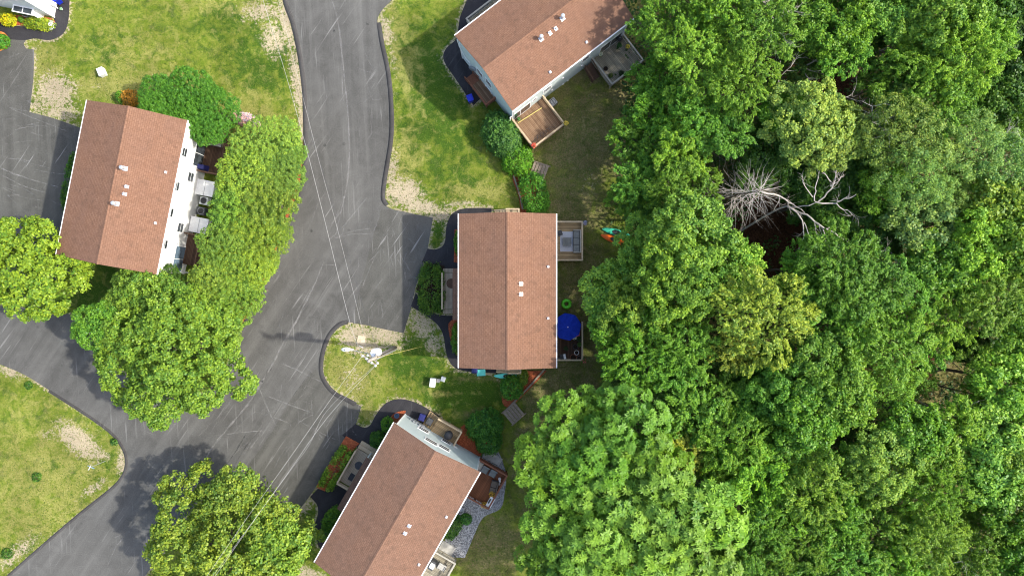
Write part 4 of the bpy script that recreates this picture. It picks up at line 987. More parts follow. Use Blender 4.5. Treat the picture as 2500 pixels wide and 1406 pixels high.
# ---- the wood on the right: every crown one can tell apart
WOOD = [ # px, py, radius, tone, kind, height
 (1640,55,95,'y','feather',11),(1755,25,85,'y','feather',13),(1710,140,105,'y','feather',13),(1800,195,92,'y','feather',14),(1600,190,62,'g','feather',9),(1615,262,78,'g','feather',9.5),(1705,285,80,'g','feather',12),
 (1572,340,82,'g','feather',8.5),(1668,370,72,'y','feather',11),(1770,330,66,'g','feather',12),(1560,445,72,'g','feather',9),(1665,452,92,'g','feather',11),(1575,520,55,'d','feather',8),(1540,480,55,'g','feather',8),
 (1588,615,92,'b','maple',9.5),(1690,580,112,'b','maple',13),(1650,690,105,'b','maple',13),(1495,715,72,'b','maple',8),(1560,760,90,'b','maple',10.5),(1768,650,86,'b','maple',12),(1500,790,62,'t','maple',8),(1680,690,60,'t','maple',14),
 (1560,860,105,'g','feather',11),(1668,830,92,'g','feather',12),(1500,850,52,'g','feather',8),(1640,910,66,'g','feather',11),
 (1860,770,128,'o','feather',15),(1790,850,60,'o','feather',12),
 (1870,60,95,'g','feather',14),(1950,75,85,'g','thin',12),(2040,40,105,'g','maple',14),(2060,120,80,'g','feather',13),(1955,160,62,'d','feather',10),(2150,15,80,'b','maple',14),(2290,30,115,'b','maple',15),(2235,105,68,'b','maple',13),(2190,45,62,'b','maple',14),(2350,20,60,'t','maple',14),
 (2430,45,85,'d','maple',12),(2478,135,72,'d','maple',13),(2465,225,80,'d','maple',12),(2400,190,50,'g','feather',12),
 (2335,150,92,'y','feather',15),(2400,110,66,'y','feather',15),(2240,180,98,'y','feather',14),(2160,190,72,'g','feather',12),(2290,250,88,'y','feather',14),(2185,265,66,'g','feather',12),(2365,250,66,'g','feather',12),
 (1975,300,104,'p','maple',14),(1905,270,58,'g','maple',12),(1880,350,72,'d','maple',10),(2050,330,66,'p','maple',12),(2000,370,60,'p','maple',13),(1840,420,50,'d','feather',9),(2080,420,62,'d','maple',9),
 (2190,300,82,'p','thin',14),(2145,350,78,'p','thin',13),(2255,345,78,'p','thin',14),(2355,360,92,'p','thin',14),(2445,400,76,'p','thin',13),(2230,440,100,'p','thin',14),(2160,470,72,'g','thin',12),(2250,540,86,'p','maple',13),(2150,560,74,'d','maple',10),(2300,480,55,'p','thin',12),
 (2435,525,86,'l','maple',13),(2385,610,104,'y','maple',14),(2480,620,88,'l','maple',14),(2290,640,82,'g','maple',13),(2330,440,50,'g','thin',10),(2450,310,60,'g','thin',11),(2490,330,50,'d','maple',10),
 (2030,560,60,'d','maple',9),(1940,430,52,'d','maple',8),(2010,450,64,'d','maple',9),(1960,500,50,'d','maple',7),(2080,500,52,'d','maple',8),
 (2040,655,104,'g','feather',14),(1955,655,62,'g','feather',11),(2120,715,98,'g','feather',14),(2215,710,92,'g','feather',13),(2310,760,92,'y','feather',13),(2420,730,92,'y','feather',14),(2478,800,66,'g','maple',13),
 (2020,755,82,'g','feather',13),(2170,840,98,'y','feather',14),(2085,800,74,'g','feather',13),(2165,945,66,'b','thin',12),(2260,850,56,'g','feather',11),(2230,920,46,'g','feather',10),
 (2010,895,96,'t','maple',14),(1925,950,92,'t','maple',13),(2050,960,78,'t','maple',14),(1975,1020,86,'t','maple',14),(1870,905,66,'t','maple',10),(1850,985,66,'t','maple',11),
 (2395,890,62,'b','thin',12),(2460,940,86,'b','maple',13),(2440,1040,86,'b','maple',13),(2370,960,50,'g','thin',10),(2480,870,60,'g','maple',12),
 (1400,1040,92,'t','tuft',11),(1530,1040,96,'t','tuft',12.5),(1345,1140,84,'t','tuft',10.5),(1455,1150,102,'t','tuft',12.5),(1590,1150,92,'t','tuft',13),(1375,1270,102,'b','tuft',11.5),(1500,1290,118,'b','tuft',13.5),(1635,1260,112,'b','tuft',14),(1735,1250,86,'b','tuft',13),(1590,1385,100,'b','tuft',13),(1430,1385,92,'b','tuft',12.5),(1715,1360,82,'b','tuft',13),(1330,1370,62,'t','tuft',10),(1480,990,55,'t','tuft',10),
 (1620,960,66,'d','feather',9.5),(1705,1010,86,'g','feather',12),(1780,960,66,'g','feather',11),(1675,1095,62,'o','feather',11),(1795,1085,92,'y','feather',13),(1850,1160,86,'y','feather',13),(1740,1130,56,'g','feather',11),(1650,1030,50,'g','feather',10),
 (1925,1110,76,'y','feather',13),(1990,1180,102,'y','feather',14),(1900,1235,92,'y','feather',13),(2055,1150,72,'g','feather',13),(1840,1320,96,'g','feather',13),(1940,1330,92,'g','feather',13),(2035,1270,82,'g','feather',13),(1780,1390,80,'g','feather',12),
 (2150,1125,92,'b','maple',14),(2215,1060,76,'y','maple',13),(2270,1120,72,'y','feather',13),(2330,1045,82,'y','feather',13),(2400,1050,60,'b','maple',12),(2285,1200,98,'y','feather',14),(2395,1140,86,'b','maple',13),(2160,1300,104,'g','feather',13),(2260,1310,98,'y','feather',14),(2080,1370,86,'g','feather',13),
 (2380,1330,104,'g','feather',12),(2475,1240,80,'g','maple',13),(2480,1370,76,'g','maple',12),(2360,1250,54,'g','feather',9),(2470,1130,60,'b','maple',13),(2190,1390,80,'y','feather',13),(1990,1395,72,'g','feather',13),(2080,1060,52,'d','feather',10),(1880,1060,52,'g','feather',10),
 (2110,1220,46,'g','feather',9),(1820,900,50,'d','maple',9),(1740,880,46,'d','feather',9),(2360,840,46,'d','maple',9),(2120,640,50,'g','feather',11),(2340,560,44,'d','maple',10),(2390,440,44,'d','thin',9),(2130,80,44,'d','maple',10),(1500,920,38,'d','feather',7)]
TN = {'g': 'mid green', 'y': 'yellow green', 'd': 'dark green', 'b': 'pale bright green', 'o': 'olive yellow', 'h': 'yellow green', 'p': 'pale greyish green', 't': 'fresh green', 'l': 'lime green'}
KN = {'maple': 'leafy', 'feather': 'feathery', 'tuft': 'star tufted', 'dense': 'dense', 'thin': 'sparse'}
for (x, y, r, tn, kd, ht) in WOOD:
    tree(x, y, r * 1.03, tn, kd, ht, relabel(x, y, r, f'{TN[tn]} {KN[kd]} tree'), 'trees of the wood right of the houses', name='woodland_tree')
# a few just outside the frame whose branches or shadows reach in
for (x, y, r, tn, kd, ht) in [(2570,200,110,'g','maple',12),(2580,480,120,'y','maple',12),(2575,780,120,'g','feather',12),(2570,1080,120,'b','maple',12),(2560,1340,110,'g','feather',12),(1700,1470,110,'b','tuft',12),(2000,1480,110,'g','feather',12),(2300,1480,120,'g','feather',12),(1440,1480,90,'t','tuft',11),(1750,-70,100,'y','feather',12),(2000,-70,110,'g','feather',13),(2250,-80,110,'b','maple',13),(2480,-60,100,'d','maple',12)]:
    tree(x, y, r, tn, kd, ht, relabel(x, y, r, f'{TN[tn]} {KN[kd]} tree at the photo edge'), 'trees of the wood right of the houses', name='woodland_tree')

# ---- trees among the houses
HEDGE = [(640,362,84),(684,425,56),(604,430,76),(648,490,72),(575,520,68),(612,575,74),(548,600,64),(585,655,72),(525,690,66),(572,735,64),(500,765,62),(540,800,52),(455,755,52),(700,370,44),(670,560,40),(640,640,38),(612,710,34)]
for i, (x, y, r) in enumerate(HEDGE):
    tree(x, y, r * 1.06, 'h', 'dense', 6.2 if r > 50 else 5.2, relabel(x, y, 80, 'yellow green hedge tree', LMH), 'tall hedge row beside the road', cat='hedge tree', name='hedge_tree', sq=.8)
for (x, y, r) in [(345, 715, 72), (300, 750, 46), (395, 735, 54)]:
    tree(x, y, r * 1.1, 'h', 'dense', 6.5, relabel(x, y, 80, 'pale yellow green tree', LMH), 'hedge trees under the brown roof corner', name='hedge_tree', cat='hedge tree')
tree(412, 690, 44, 'd', 'dense', 5.0, 'small dark green tree at the lower corner of the white townhouse')
tree(392, 862, 186, 'g', 'maple', 9.0, 'big spreading green maple over the left side road', name='maple_tree').children[0].color = (.165, .295, .040, 1)
tree(240, 800, 60, 'g', 'maple', 7.5, 'green tree at the upper left of the big maple', name='maple_tree')
tree(530, 1340, 192, 'l', 'maple', 8.0, 'big yellow green tree at the bottom edge beside the road', name='shade_tree').children[0].color = (.200, .300, .045, 1)
tree(668, 1335, 80, 'l', 'maple', 7.5, 'yellow green tree under the overhead wires at the bottom', name='shade_tree')
tree(48, 665, 132, 'l', 'maple', 8.5, 'bright lime green tree at the left edge below the driveway', name='shade_tree')
tree(-20, 590, 70, 'l', 'maple', 7.5, 'lime green tree cut by the left edge of the photo', name='shade_tree')
for (x, y, r) in [(395, 240, 58), (462, 225, 60), (520, 272, 58), (455, 285, 52), (510, 310, 44), (375, 262, 34)]:
    tree(x, y, r * 1.08, 't', 'dense', 5.2, relabel(x, y, 80, 'glossy green evergreen tree', LMH), 'evergreen clump above the white townhouse', name='evergreen_tree', sq=.85).children[0].color = (.085, .240, .028, 1)
tree(492, 322, 30, 'o', 'dense', 4.0, 'small pale olive tree at the top of the white back wall', name='small_tree')

# ---- bare dead trees
def dead_tree(label, base, top, r, branches, seed, name='dead_tree', lev=2, mat='dead', wob=.12):
    b = Vector(base); root = empty(name, (b.x, b.y, 0), 0, label=label, cat='dead tree'); rg = np.random.default_rng(seed)
    m = MB(); t = Vector(top) - Vector((b.x, b.y, 0)); pts = []; rs = []
    for i in range(8):
        f = i / 7; pts.append(Vector((t.x * f + rg.normal() * .05, t.y * f + rg.normal() * .05, t.z * f))); rs.append(r * (1.1 - f * .95) + .01)
    m.tube(pts, rs, 8); m.build('trunk', M['dead_bark'], root)
    m = MB()
    for fr, dx, dy, dz, L in branches:
        k = fr * 7; i = min(6, int(k)); p = pts[i].lerp(pts[i + 1], k - i)
        branch_rec(m, p, Vector((dx, dy, dz)).normalized(), L, max(.018, r * .26 * (1.05 - fr)), lev, rg, wob, 5, (2, 3))
    m.build('branches', M[mat], root)
    return root
rg_ = np.random.default_rng(5)
br = []
for i in range(80):
    f = .42 + .56 * i / 80; a = i * 2.4 + rg_.normal() * .3
    br.append((f, math.cos(a), math.sin(a), -.12 + rg_.normal() * .2, 3.4 * (1.12 - f) + .9 + rg_.uniform(0, .9)))
dead_tree('bleached bare dead conifer with whorls of radiating branches in the wood gap', P(1738, 493), P(1868, 462, 12.5), .14, br, 3, 'dead_conifer', 1, 'dead', .07)
def traced(label, limbs, base, seed, name='dead_tree', tw=1):
    b = P(*base); root = empty(name, (b.x, b.y, 0), 0, label=label, cat='dead tree'); rg = np.random.default_rng(seed); o = Vector((b.x, b.y, 0))
    tr = MB(); br_ = MB()
    for j, (pts, r) in enumerate(limbs):
        q = [P(*p) - o for p in pts]; pp_ = []
        for i in range(len(q) - 1):
            for k in range(3): pp_.append(q[i].lerp(q[i + 1], k / 3) + Vector(rg.normal(size=3)) * .05 * (1 if j or i else 0))
        pp_.append(q[-1]); rs = [r * (1 - .75 * i / len(pp_)) for i in range(len(pp_))]
        (tr if j == 0 else br_).tube(pp_, rs, 6)
        if j:
            for _ in range(int(5 * tw)):
                i = rg.integers(2, len(pp_)); d = (pp_[i] - pp_[i - 1]).normalized(); d = (d + Vector(rg.normal(size=3)) * .7).normalized()
                branch_rec(br_, pp_[i], d, rg.uniform(.6, 1.6), max(.018, rs[i] * .5), 1, rg, .2, 4, (1, 3))
    tr.build('trunk', M['dead'], root); br_.build('branches', M['dead'], root); return root
traced('bleached dead hardwood with long crooked limbs right of the bare conifer', [
    ([(1790, 575, 0), (1900, 508, 6), (1960, 505, 8.5), (2000, 492, 9.5)], .11),
    ([(1925, 505, 7.5), (1970, 525, 8.5), (2000, 548, 9), (2040, 570, 9.5), (2065, 590, 9.5), (2092, 602, 9.5)], .10),
    ([(1860, 470, 9), (1905, 478, 8), (1935, 498, 8), (1965, 520, 8.5)], .09),
    ([(1935, 510, 8), (1960, 540, 8.4), (1964, 575, 8.6), (1952, 602, 8.7)], .08), ([(1964, 540, 8.4), (1975, 575, 8.5), (1985, 590, 8.5)], .05),
    ([(2000, 545, 9), (2012, 570, 9), (2018, 595, 9)], .06), ([(2020, 560, 9), (2045, 590, 9), (2070, 610, 9)], .05),
    ([(1990, 494, 9.3), (2040, 498, 10), (2060, 485, 10.5), (2090, 475, 11)], .08), ([(2040, 498, 10), (2070, 515, 10), (2088, 530, 10)], .05),
    ([(2000, 492, 9.5), (2030, 460, 10.5), (2040, 430, 11), (2045, 400, 11.5), (2040, 375, 12)], .07), ([(2030, 455, 10.5), (2050, 440, 11), (2060, 425, 11)], .05),
    ([(1990, 490, 9.4), (1990, 460, 10), (2000, 425, 10.5), (2008, 405, 11)], .06), ([(1985, 480, 9.5), (1965, 450, 10), (1955, 430, 10.5)], .05),
    ([(2030, 445, 10.6), (2010, 420, 11), (1990, 405, 11)], .045)], (1790, 575), 9)
traced('grey leafless branching tree in the dark gap near the top of the wood', [([(1880, 230, 0), (1960, 165, 9), (2040, 120, 11)], .11), ([(1985, 150, 9.5), (2040, 150, 10), (2060, 110, 11), (2062, 95, 11.5)], .06), ([(1960, 170, 9), (1990, 175, 9.5), (2030, 165, 10)], .05), ([(1975, 190, 7), (2000, 235, 9), (2035, 270, 10)], .05)], (1880, 230), 21)
traced('bare twiggy dead crown between the yellow green trees near the top', [([(1800, 180, 0), (1885, 70, 11), (1905, 40, 12.5)], .10), ([(1885, 60, 11), (1905, 80, 12), (1920, 105, 12.5)], .05), ([(1890, 50, 12), (1870, 20, 12.5), (1865, 0, 12.8)], .045), ([(1890, 55, 12), (1925, 30, 12.8), (1945, 25, 13)], .045), ([(1885, 65, 11.5), (1880, 90, 12), (1890, 110, 12.2)], .04)], (1800, 180), 22, tw=2)
traced('grey bare tree with upright twigs above the pale green crown', [([(1850, 290, 0), (1900, 200, 9), (1905, 150, 11)], .09), ([(1900, 190, 9.5), (1930, 165, 10.5), (1945, 140, 11)], .05), ([(1965, 175, 9), (1975, 200, 10), (1995, 215, 10.5)], .05), ([(2010, 250, 9), (2040, 245, 10.5), (2080, 230, 11)], .045)], (1850, 290), 23, tw=1.6)
traced('tangle of bare grey branches in the lower right of the wood', [([(1980, 1120, 0), (2095, 1180, 9), (2130, 1200, 10)], .09), ([(2095, 1180, 9.5), (2110, 1165, 10.5), (2150, 1175, 11)], .05), ([(2090, 1180, 9.5), (2085, 1205, 10), (2080, 1225, 10)], .045), ([(2100, 1190, 9.5), (2130, 1185, 10.5), (2145, 1200, 10.5)], .045), ([(2070, 1180, 9), (2060, 1195, 9.5)], .04)], (1980, 1120), 24, tw=2)
for k, (lab, a, b, c) in enumerate([('long bare grey limb curving past the right edge trees', (2200, 430, 0), (2360, 440, 9), (2460, 410, 12)), ('pale bare forked limbs at the right edge of the wood', (2350, 400, 0), (2430, 365, 11), (2500, 340, 13)), ('thin white leaning trunk near the bottom right', (2230, 1260, 0), (2300, 1325, 9), (2380, 1400, 11)), ('pale leaning trunk across the dark gap on the right', (2160, 930, 0), (2270, 995, 6), (2390, 1020, 11)), ('grey forked bare limbs within the pale green crowns', (2040, 420, 0), (2130, 330, 10), (2160, 290, 13)), ('twiggy bare stems below the pale green crowns', (2040, 560, 0), (2170, 605, 9), (2190, 640, 11))]):
    mid = tuple((b[i] + c[i]) / 2 for i in range(3))
    traced(lab, [([a, b, mid], .09), ([mid, c], .055), ([b, (c[0] - 30, c[1] - 30, c[2])], .045), ([mid, (c[0] + 10, c[1] + 34, c[2])], .04)], a[:2], 40 + k, tw=1.6)

# ---- low growth on the floor of the wood
def undergrowth():
    rg = np.random.default_rng(77); n = 5200; X = rg.uniform(1510, 2640, n); Y = rg.uniform(-110, 1500, n); V = []; T = []
    gaps = [(1975, 190, 90, 60), (1890, 560, 80, 90), (2160, 890, 80, 50), (2290, 900, 60, 40), (2330, 1010, 50, 20), (2190, 60, 50, 40)]
    for x, y in zip(X, Y):
        h = rg.uniform(.3, 3.2); p = P(x, y, 0)
        if any(((x * 1.0 - g[0]) / g[2]) ** 2 + ((y - g[1]) / g[3]) ** 2 < 1 for g in gaps) and rg.uniform() < .93: continue
        k = 14; q = rg.normal(size=(k, 3)) * np.array([.42, .42, .25]) + np.array([p.x, p.y, h])
        V.append(leafs(q, np.array([0, 0, 1.0]) + rg.normal(size=(k, 3)) * .5, .34, .2, rg)); T.append(np.clip(rg.uniform(.1, .8) + rg.normal(size=k) * .1, 0, 1))
    me = quad_mesh('undergrowth', np.concatenate(V), np.concatenate(T)); o = link('undergrowth', me, M['leaf']); o.color = (.04, .10, .02, 1); tag(o, kind='stuff')  # dark leaf colour paints deep shade into the gaps between crowns
undergrowth()

# ------------------------------------------------------------------ shrubs and hedges
def shrub_mesh(seed, boxy, a=1.0, b=1.0, h=1.0, L=.13, W=.08, dens=1.0):
    rg = np.random.default_rng(seed); area = math.pi * (a * b) * 1.2 + 3.2 * (a + b) / 2 * h; n = int(area * 230 * dens); V = []; T = []
    d = unit(rg.normal(size=(n, 3))); d[:, 2] = np.abs(d[:, 2])
    e = 2.0 / boxy; q = np.sign(d) * np.abs(d) ** e; q /= np.maximum((np.abs(q) ** boxy).sum(1, keepdims=True) ** (1 / boxy), 1e-6)
    bump_ = np.array([mnoise.noise(Vector(v * 2.7) + Vector((seed, 0, 0))) for v in q * np.array([a, b, h])])
    s = (1 + .16 * bump_ + rg.normal(size=n) * .06)[:, None]
    p = q * s * np.array([a, b, h]) * rg.choice([1, 1, .93, .82], n)[:, None]
    nr = unit(d * np.array([1, 1, 1.0]) + rg.normal(size=(n, 3)) * .8 + np.array([0, 0, .3]))
    me = quad_mesh('foliage', leafs(p, nr, L, W, rg), np.clip(.5 + bump_ * .8 + rg.normal(size=n) * .32, 0, 1)); me.materials.append(M['leaf'])
    return me
def shrub(px, py, rx, ry, rot, h, col, label, name='shrub', boxy=2.2, cat='shrub', L=.17, W=.10, group=None, dens=1.0):
    c = P(px, py, h * .6); k = (H - h * .6) / H / S
    root = empty(name, (c.x, c.y, 0), R(rot), label=label, cat=cat, group=group)
    f = link('foliage', shrub_mesh(int(px * 7 + py), boxy, rx * k, ry * k, h, L, W, dens), None, root); f.color = (*[min(1, v_ * 1.3) for v_ in col], 1)
    m = MB()
    for i in range(4): a = i * 1.6; m.tube([(0.05 * math.cos(a), .05 * math.sin(a), 0), (rx * k * .4 * math.cos(a), ry * k * .4 * math.sin(a), h * .7)], [.03, .012], 5)
    m.build('stems', M['bark'], root)
    return root
G1, G2, G3 = (.075, .190, .022), (.085, .200, .022), (.055, .140, .024)
shrub(1053, 705, 33, 60, 0, 1.2, (.060, .135, .018), 'large clipped green hedge in the bed left of the central porch', 'hedge', 3.0, 'hedge')
shrub(1117, 828, 16, 38, 0, 1.1, (.085, .190, .022), 'low light green shrub tucked against the central front wall, below its porch')
shrub(1117, 592, 9, 28, 0, .9, G1, 'narrow green shrub against the central front wall, above its porch')
shrub(1222, 322, 44, 56, 20, 2.9, (.065, .165, .040), 'big blue green bush beside the reddish back deck', boxy=2.0, L=.2, W=.11)
shrub(1238, 345, 36, 40, 0, 2.6, (.070, .170, .045), 'blue green bush just left of the reddish deck corner', boxy=2.0, L=.2, W=.11)
shrub(1263, 388, 36, 38, -15, 2.0, (.085, .225, .020), 'bright green clipped shrub below the blue green bush', boxy=2.6)
shrub(1304, 470, 33, 52, 14, 1.9, (.070, .205, .025), 'tall green clipped shrub above the central roof', boxy=2.7)
shrub(1250, 948, 27, 30, 0, 1.9, (.060, .185, .025), 'round green shrub below the central townhouse')
shrub(1277, 922, 13, 20, 0, 1.4, (.130, .210, .030), 'small yellow green shrub by the timber edging under the central roof')
shrub(1182, 1040, 46, 36, 20, 2.2, (.050, .160, .028), 'large round green shrub on the red mulch above the lower deck')
shrub(1192, 1078, 32, 34, 0, 1.9, (.048, .150, .026), 'rounded green shrub hiding the corner of the pale blue gable')
shrub(944, 1038, 15, 19, 0, 1.1, G1, 'round green shrub nearest the gable top at the dark path')
shrub(920, 1075, 19, 21, 0, 1.1, (.045, .125, .020), 'round dark green shrub between the dark path and lower house eave')
shrub(820, 1144, 21, 55, -31, 1.1, (.110, .215, .025), 'clipped rectangular hedge in red mulch beside the lower front porch', 'hedge', 4.0, 'hedge')
shrub(808, 1270, 20, 32, -30, 1.2, (.090, .205, .028), 'light green shrub against the lower house front, below the porch')
shrub(797, 1300, 17, 22, -30, 1.1, (.085, .190, .028), 'green shrub at the bend of the dark path at the bottom')
shrub(1104, 1288, 20, 34, -30, .9, G3, 'dark green shrub on the gravel beside the lower house back wall')
shrub(1137, 1268, 15, 14, 0, .7, (.050, .160, .030), 'small ferny plant on the gravel near the red brown deck')
shrub(170, 440, 13, 70, -11, 1.2, (.050, .135, .018), 'narrow clipped hedge along the driveway side of the white townhouse', 'hedge', 3.0, 'hedge')
shrub(314, 238, 22, 20, 0, 1.3, (.36, .20, .035), 'round orange leaved shrub at the top of the white townhouse')
shrub(295, 236, 14, 16, 0, 1.1, G1, 'small green shrub left of the orange leaved shrub')
shrub(594, 288, 30, 15, -10, 2.6, (.52, .38, .52), 'pale lilac flowering bush at the top of the hedge row', L=.12, W=.11)
shrub(16, 47, 17, 16, 0, 1.0, (.42, .42, .02), 'bright yellow shrub at the top left corner')
shrub(90, 56, 36, 15, -4, 1.0, (.22, .30, .03), 'long yellow green shrub under the white wall at the top left')
shrub(50, 48, 7, 7, 0, .6, G1, 'little round green plant between the two yellowish shrubs at top left')
shrub(-2, 99, 19, 18, 0, .9, (.06, .19, .02), 'round green shrub in the orange mulch island at the left edge')
shrub(1545, 56, 14, 14, 0, 1.2, (.10, .20, .06), 'small round shrub at the right tip of the top townhouse')
shrub(208, 330, 10, 8, 0, .5, (.20, .17, .10), 'low dry brown shrub at the driveway corner of the white townhouse')
for (x, y, r_, lab) in [(88, 1165, 12, 'round dark green weed clump on the lower left lawn'), (68, 941, 10, 'weed clump with a pale stone by the side road'), (277, 1079, 9, 'small dark weed clump near the road corner'), (15, 1352, 14, 'broad low weed patch at the bottom left lawn edge')]:
    shrub(x, y, r_, r_, 0, .35, G3, lab, 'weed_clump', cat='weeds', dens=.7)

# ---- grass tufts standing on lawns, thicker at bare patches
def tufts():
    rg = np.random.default_rng(3); n = 70000; x = rg.uniform(-20, 1500, n); y = rg.uniform(-20, 1430, n)
    # keep only points on lawn: outside asphalt and houses
    def inside(poly, x, y):
        q = [(v.x, v.y) for v in spline(poly, True, 3)]; c = np.zeros(len(x), bool)
        for i in range(len(q)):
            (x1, y1), (x2, y2) = q[i - 1], q[i]
            if y1 == y2: continue
            c ^= ((y1 > y) != (y2 > y)) & (x < (x2 - x1) * (y - y1) / (y2 - y1) + x1)
        return c
    bad = inside(ROAD, x, y)
    for p_ in [LOT1] + list(PATHS.values()): bad |= inside(p_, x, y)
    wx, wy = (x - 1250) / S, (703 - y) / S
    for h_ in (H1, H2, H3, H4, H0):
        dx, dy = wx - h_.c.x, wy - h_.c.y; u = dx * h_.ux.x + dy * h_.ux.y; v = dx * h_.uy.x + dy * h_.uy.y; bad |= (abs(u) < h_.ww + 1.2) & (abs(v) < h_.wl + .3)
    wx, wy = wx[~bad], wy[~bad]; n = len(wx); c = np.stack([wx, wy, np.full(n, .04)], 1)
    t = unit(rg.normal(size=(n, 3)) * np.array([1, 1, .25]) + np.array([0, 0, .35])); nr = unit(np.cross(t, rg.normal(size=(n, 3))) + np.array([0, 0, .8]))
    me = quad_mesh('grass', leafs(c, nr, .14, .07, rg, tang=t), np.clip(rg.normal(size=n) * .25 + .5, 0, 1)); o = link('grass', me, M['leaf']); o.color = (.10, .165, .022, 1); tag(o, kind='stuff')
tufts()

# ------------------------------------------------------------------ utility pole, wires, lamp
pb = P(965, 848)
pole = empty('utility_pole', pb, 0, label='weathered wooden utility pole with a large pale transformer on the grass island', cat='utility pole')
def L_(px, py, h): return P(px, py, h) - pb
PT = 13.5
MB().tube([(0, 0, 0), (0, 0, 6), (0, 0, PT)], [.19, .165, .13], 12).build('pole', M['pole_wood'], pole, smooth=True)
a1, a2 = L_(871, 884, 13.0), L_(902, 908, 13.0)
mid = (a1 + a2) / 2; off = Vector((0, 0, 13.0)) - mid; a1 += off * 1.0; a2 += off * 1.0
MB().bar(a1, a2, .12, .14).build('crossarm', M['pole_wood'], pole)
b1, b2 = Vector((0, 0, 11.6)) + (a1 - a2) * .38, Vector((0, 0, 11.6)) - (a1 - a2) * .42
MB().bar(b1, b2, .1, .12).build('crossarm', M['pole_wood'], pole)
for p in (a1, a1.lerp(a2, .3), a2.lerp(a1, .3), a2, b1, b2):
    MB().lathe([(.03, 0), (.09, .06), (.05, .12), (.1, .18), (.06, .26), (.001, .3)], p + Vector((0, 0, .06)), 10).build('insulator', M['white_plastic'], pole)
tc_ = L_(916, 862, 9.7)
t_ = MB().lathe([(.001, -1.15), (.36, -1.15), (.40, -1.05), (.40, -.05), (.43, 0), (.40, .05), (.001, .12)], (tc_.x, tc_.y, 9.7), 22).build('transformer', M['white_plastic'], pole, smooth=False)
MB().lathe([(.05, 0), (.09, .08), (.04, .2), (.07, .3), (.001, .34)], (tc_.x + .1, tc_.y - .1, 9.8), 8).build('bushing', M['grey_metal'], t_)
MB().bar((0, 0, 9.2), (tc_.x, tc_.y, 9.2), .12, .2).build('bracket', M['grey_metal'], pole)
for k, (dx, dy) in enumerate(((.22, .05), (.24, -.12), (.1, -.24))):
    MB().tube([(dx, dy, .1), (dx * .9, dy * .9, 7.5), (dx * .8, dy * .8, 10.4)], .035, 6).build('conduit', M['alum' if k else 'black'], pole)
lp = L_(846, 853, 8.7)
MB().tube([(0, 0, 8.2), (lp.x * .3, lp.y * .3, 8.75), (lp.x + .3, lp.y, 8.78)], .035, 6).build('lamp_arm', M['grey_metal'], pole)
lm = MB(); n_ = 14
for zz, k in ((8.66, .9), (8.78, 1.0), (8.86, .7)):
    pass
lm.ball((lp.x - .05, lp.y, 8.72), (.42, .20, .13), 14, 8); lm.bar((lp.x + .2, lp.y, 8.76), (lp.x + .62, lp.y - .02, 8.78), .16, .1)
lh = lm.build('lamp_head', M['white_plastic'], pole, smooth=False); MB().lathe([(.05, 0), (.05, .1), (.001, .11)], (lp.x - .12, lp.y, 8.84), 8).build('photocell', M['charcoal'], lh)
m = MB()
for k in range(5):
    s_ = Vector((.3 * math.cos(k), .3 * math.sin(k), 10 + k * .25)); m.tube([s_, s_ * .5 + Vector((-.3, -.2, 5.8)), (a1.lerp(a2, k / 4) + Vector((0, 0, .1)))], .018, 5)
m.build('jumper_wires', M['wire'], pole)
def wire(label, pts, r, mat, group='overhead wires at the utility pole', name='overhead_wire', cat='wire'):
    q = [P(*p) for p in pts]; out = []
    for i in range(len(q) - 1):
        p0, p1, p2, p3 = q[max(i - 1, 0)], q[i], q[i + 1], q[min(i + 2, len(q) - 1)]
        for k in range(6):
            t = k / 6; out.append(.5 * ((2 * p1) + (p2 - p0) * t + (2 * p0 - 5 * p1 + 4 * p2 - p3) * t * t + (3 * p1 - p0 - 3 * p2 + p3) * t ** 3))
    out.append(q[-1]); tag(MB().tube(out, r, 5).build(name, M[mat]), label, cat, group)
A1 = a1 + pb + Vector((0, 0, .36)); A2 = a2 + pb + Vector((0, 0, .36))
def px_of(v): k = (H - v.z) / H / S; return (v.x / k + 1250, 703 - v.y / k, v.z)
wire('bright bare wire running up the road from the crossarm to the top edge', [px_of(A1), (855, 790, 11.9), (800, 568, 11.4), (752, 378, 11.3), (700, 190, 11.5), (642, 0, 12), (560, -280, 12.6)], .010, 'wire')
wire('second thinner wire running up the road, right of the bright one', [px_of(b1 + pb + Vector((0, 0, .3))), (880, 785, 10.3), (828, 575, 9.9), (782, 405, 9.8), (735, 220, 10), (690, 40, 10.4), (620, -240, 11)], .007, 'wire')
wire('dark cable crossing the road toward the pole from above', [px_of(Vector((pb.x, pb.y, 8.6))), (893, 770, 8.1), (850, 620, 7.7), (792, 430, 7.6), (745, 285, 7.7), (672, 40, 8.2), (600, -200, 8.8)], .010, 'wire_dark')
wire('left bright wire slanting down to the bottom edge over the tree', [px_of(A1), (800, 985, 11.9), (700, 1128, 11.4), (600, 1268, 11.3), (505, 1406, 11.5), (330, 1660, 12.2)], .010, 'wire')
wire('middle bright wire slanting down to the bottom edge over the tree', [px_of(A2), (800, 1018, 11.7), (700, 1158, 11.3), (620, 1270, 11.2), (525, 1406, 11.4), (350, 1660, 12)], .010, 'wire')
wire('right thin wire sagging toward the bottom edge tree', [px_of(b2 + pb + Vector((0, 0, .3))), (800, 1000, 10.3), (755, 1085, 9.9), (700, 1160, 9.8), (560, 1350, 9.9), (390, 1580, 10.5)], .007, 'wire')
wire('yellow sleeved guy wire anchored in the grass right of the pole', [px_of(Vector((pb.x, pb.y, 11.2))), (1030, 846, 0.0)], .015, 'guy', name='guy_wire', cat='guy wire')

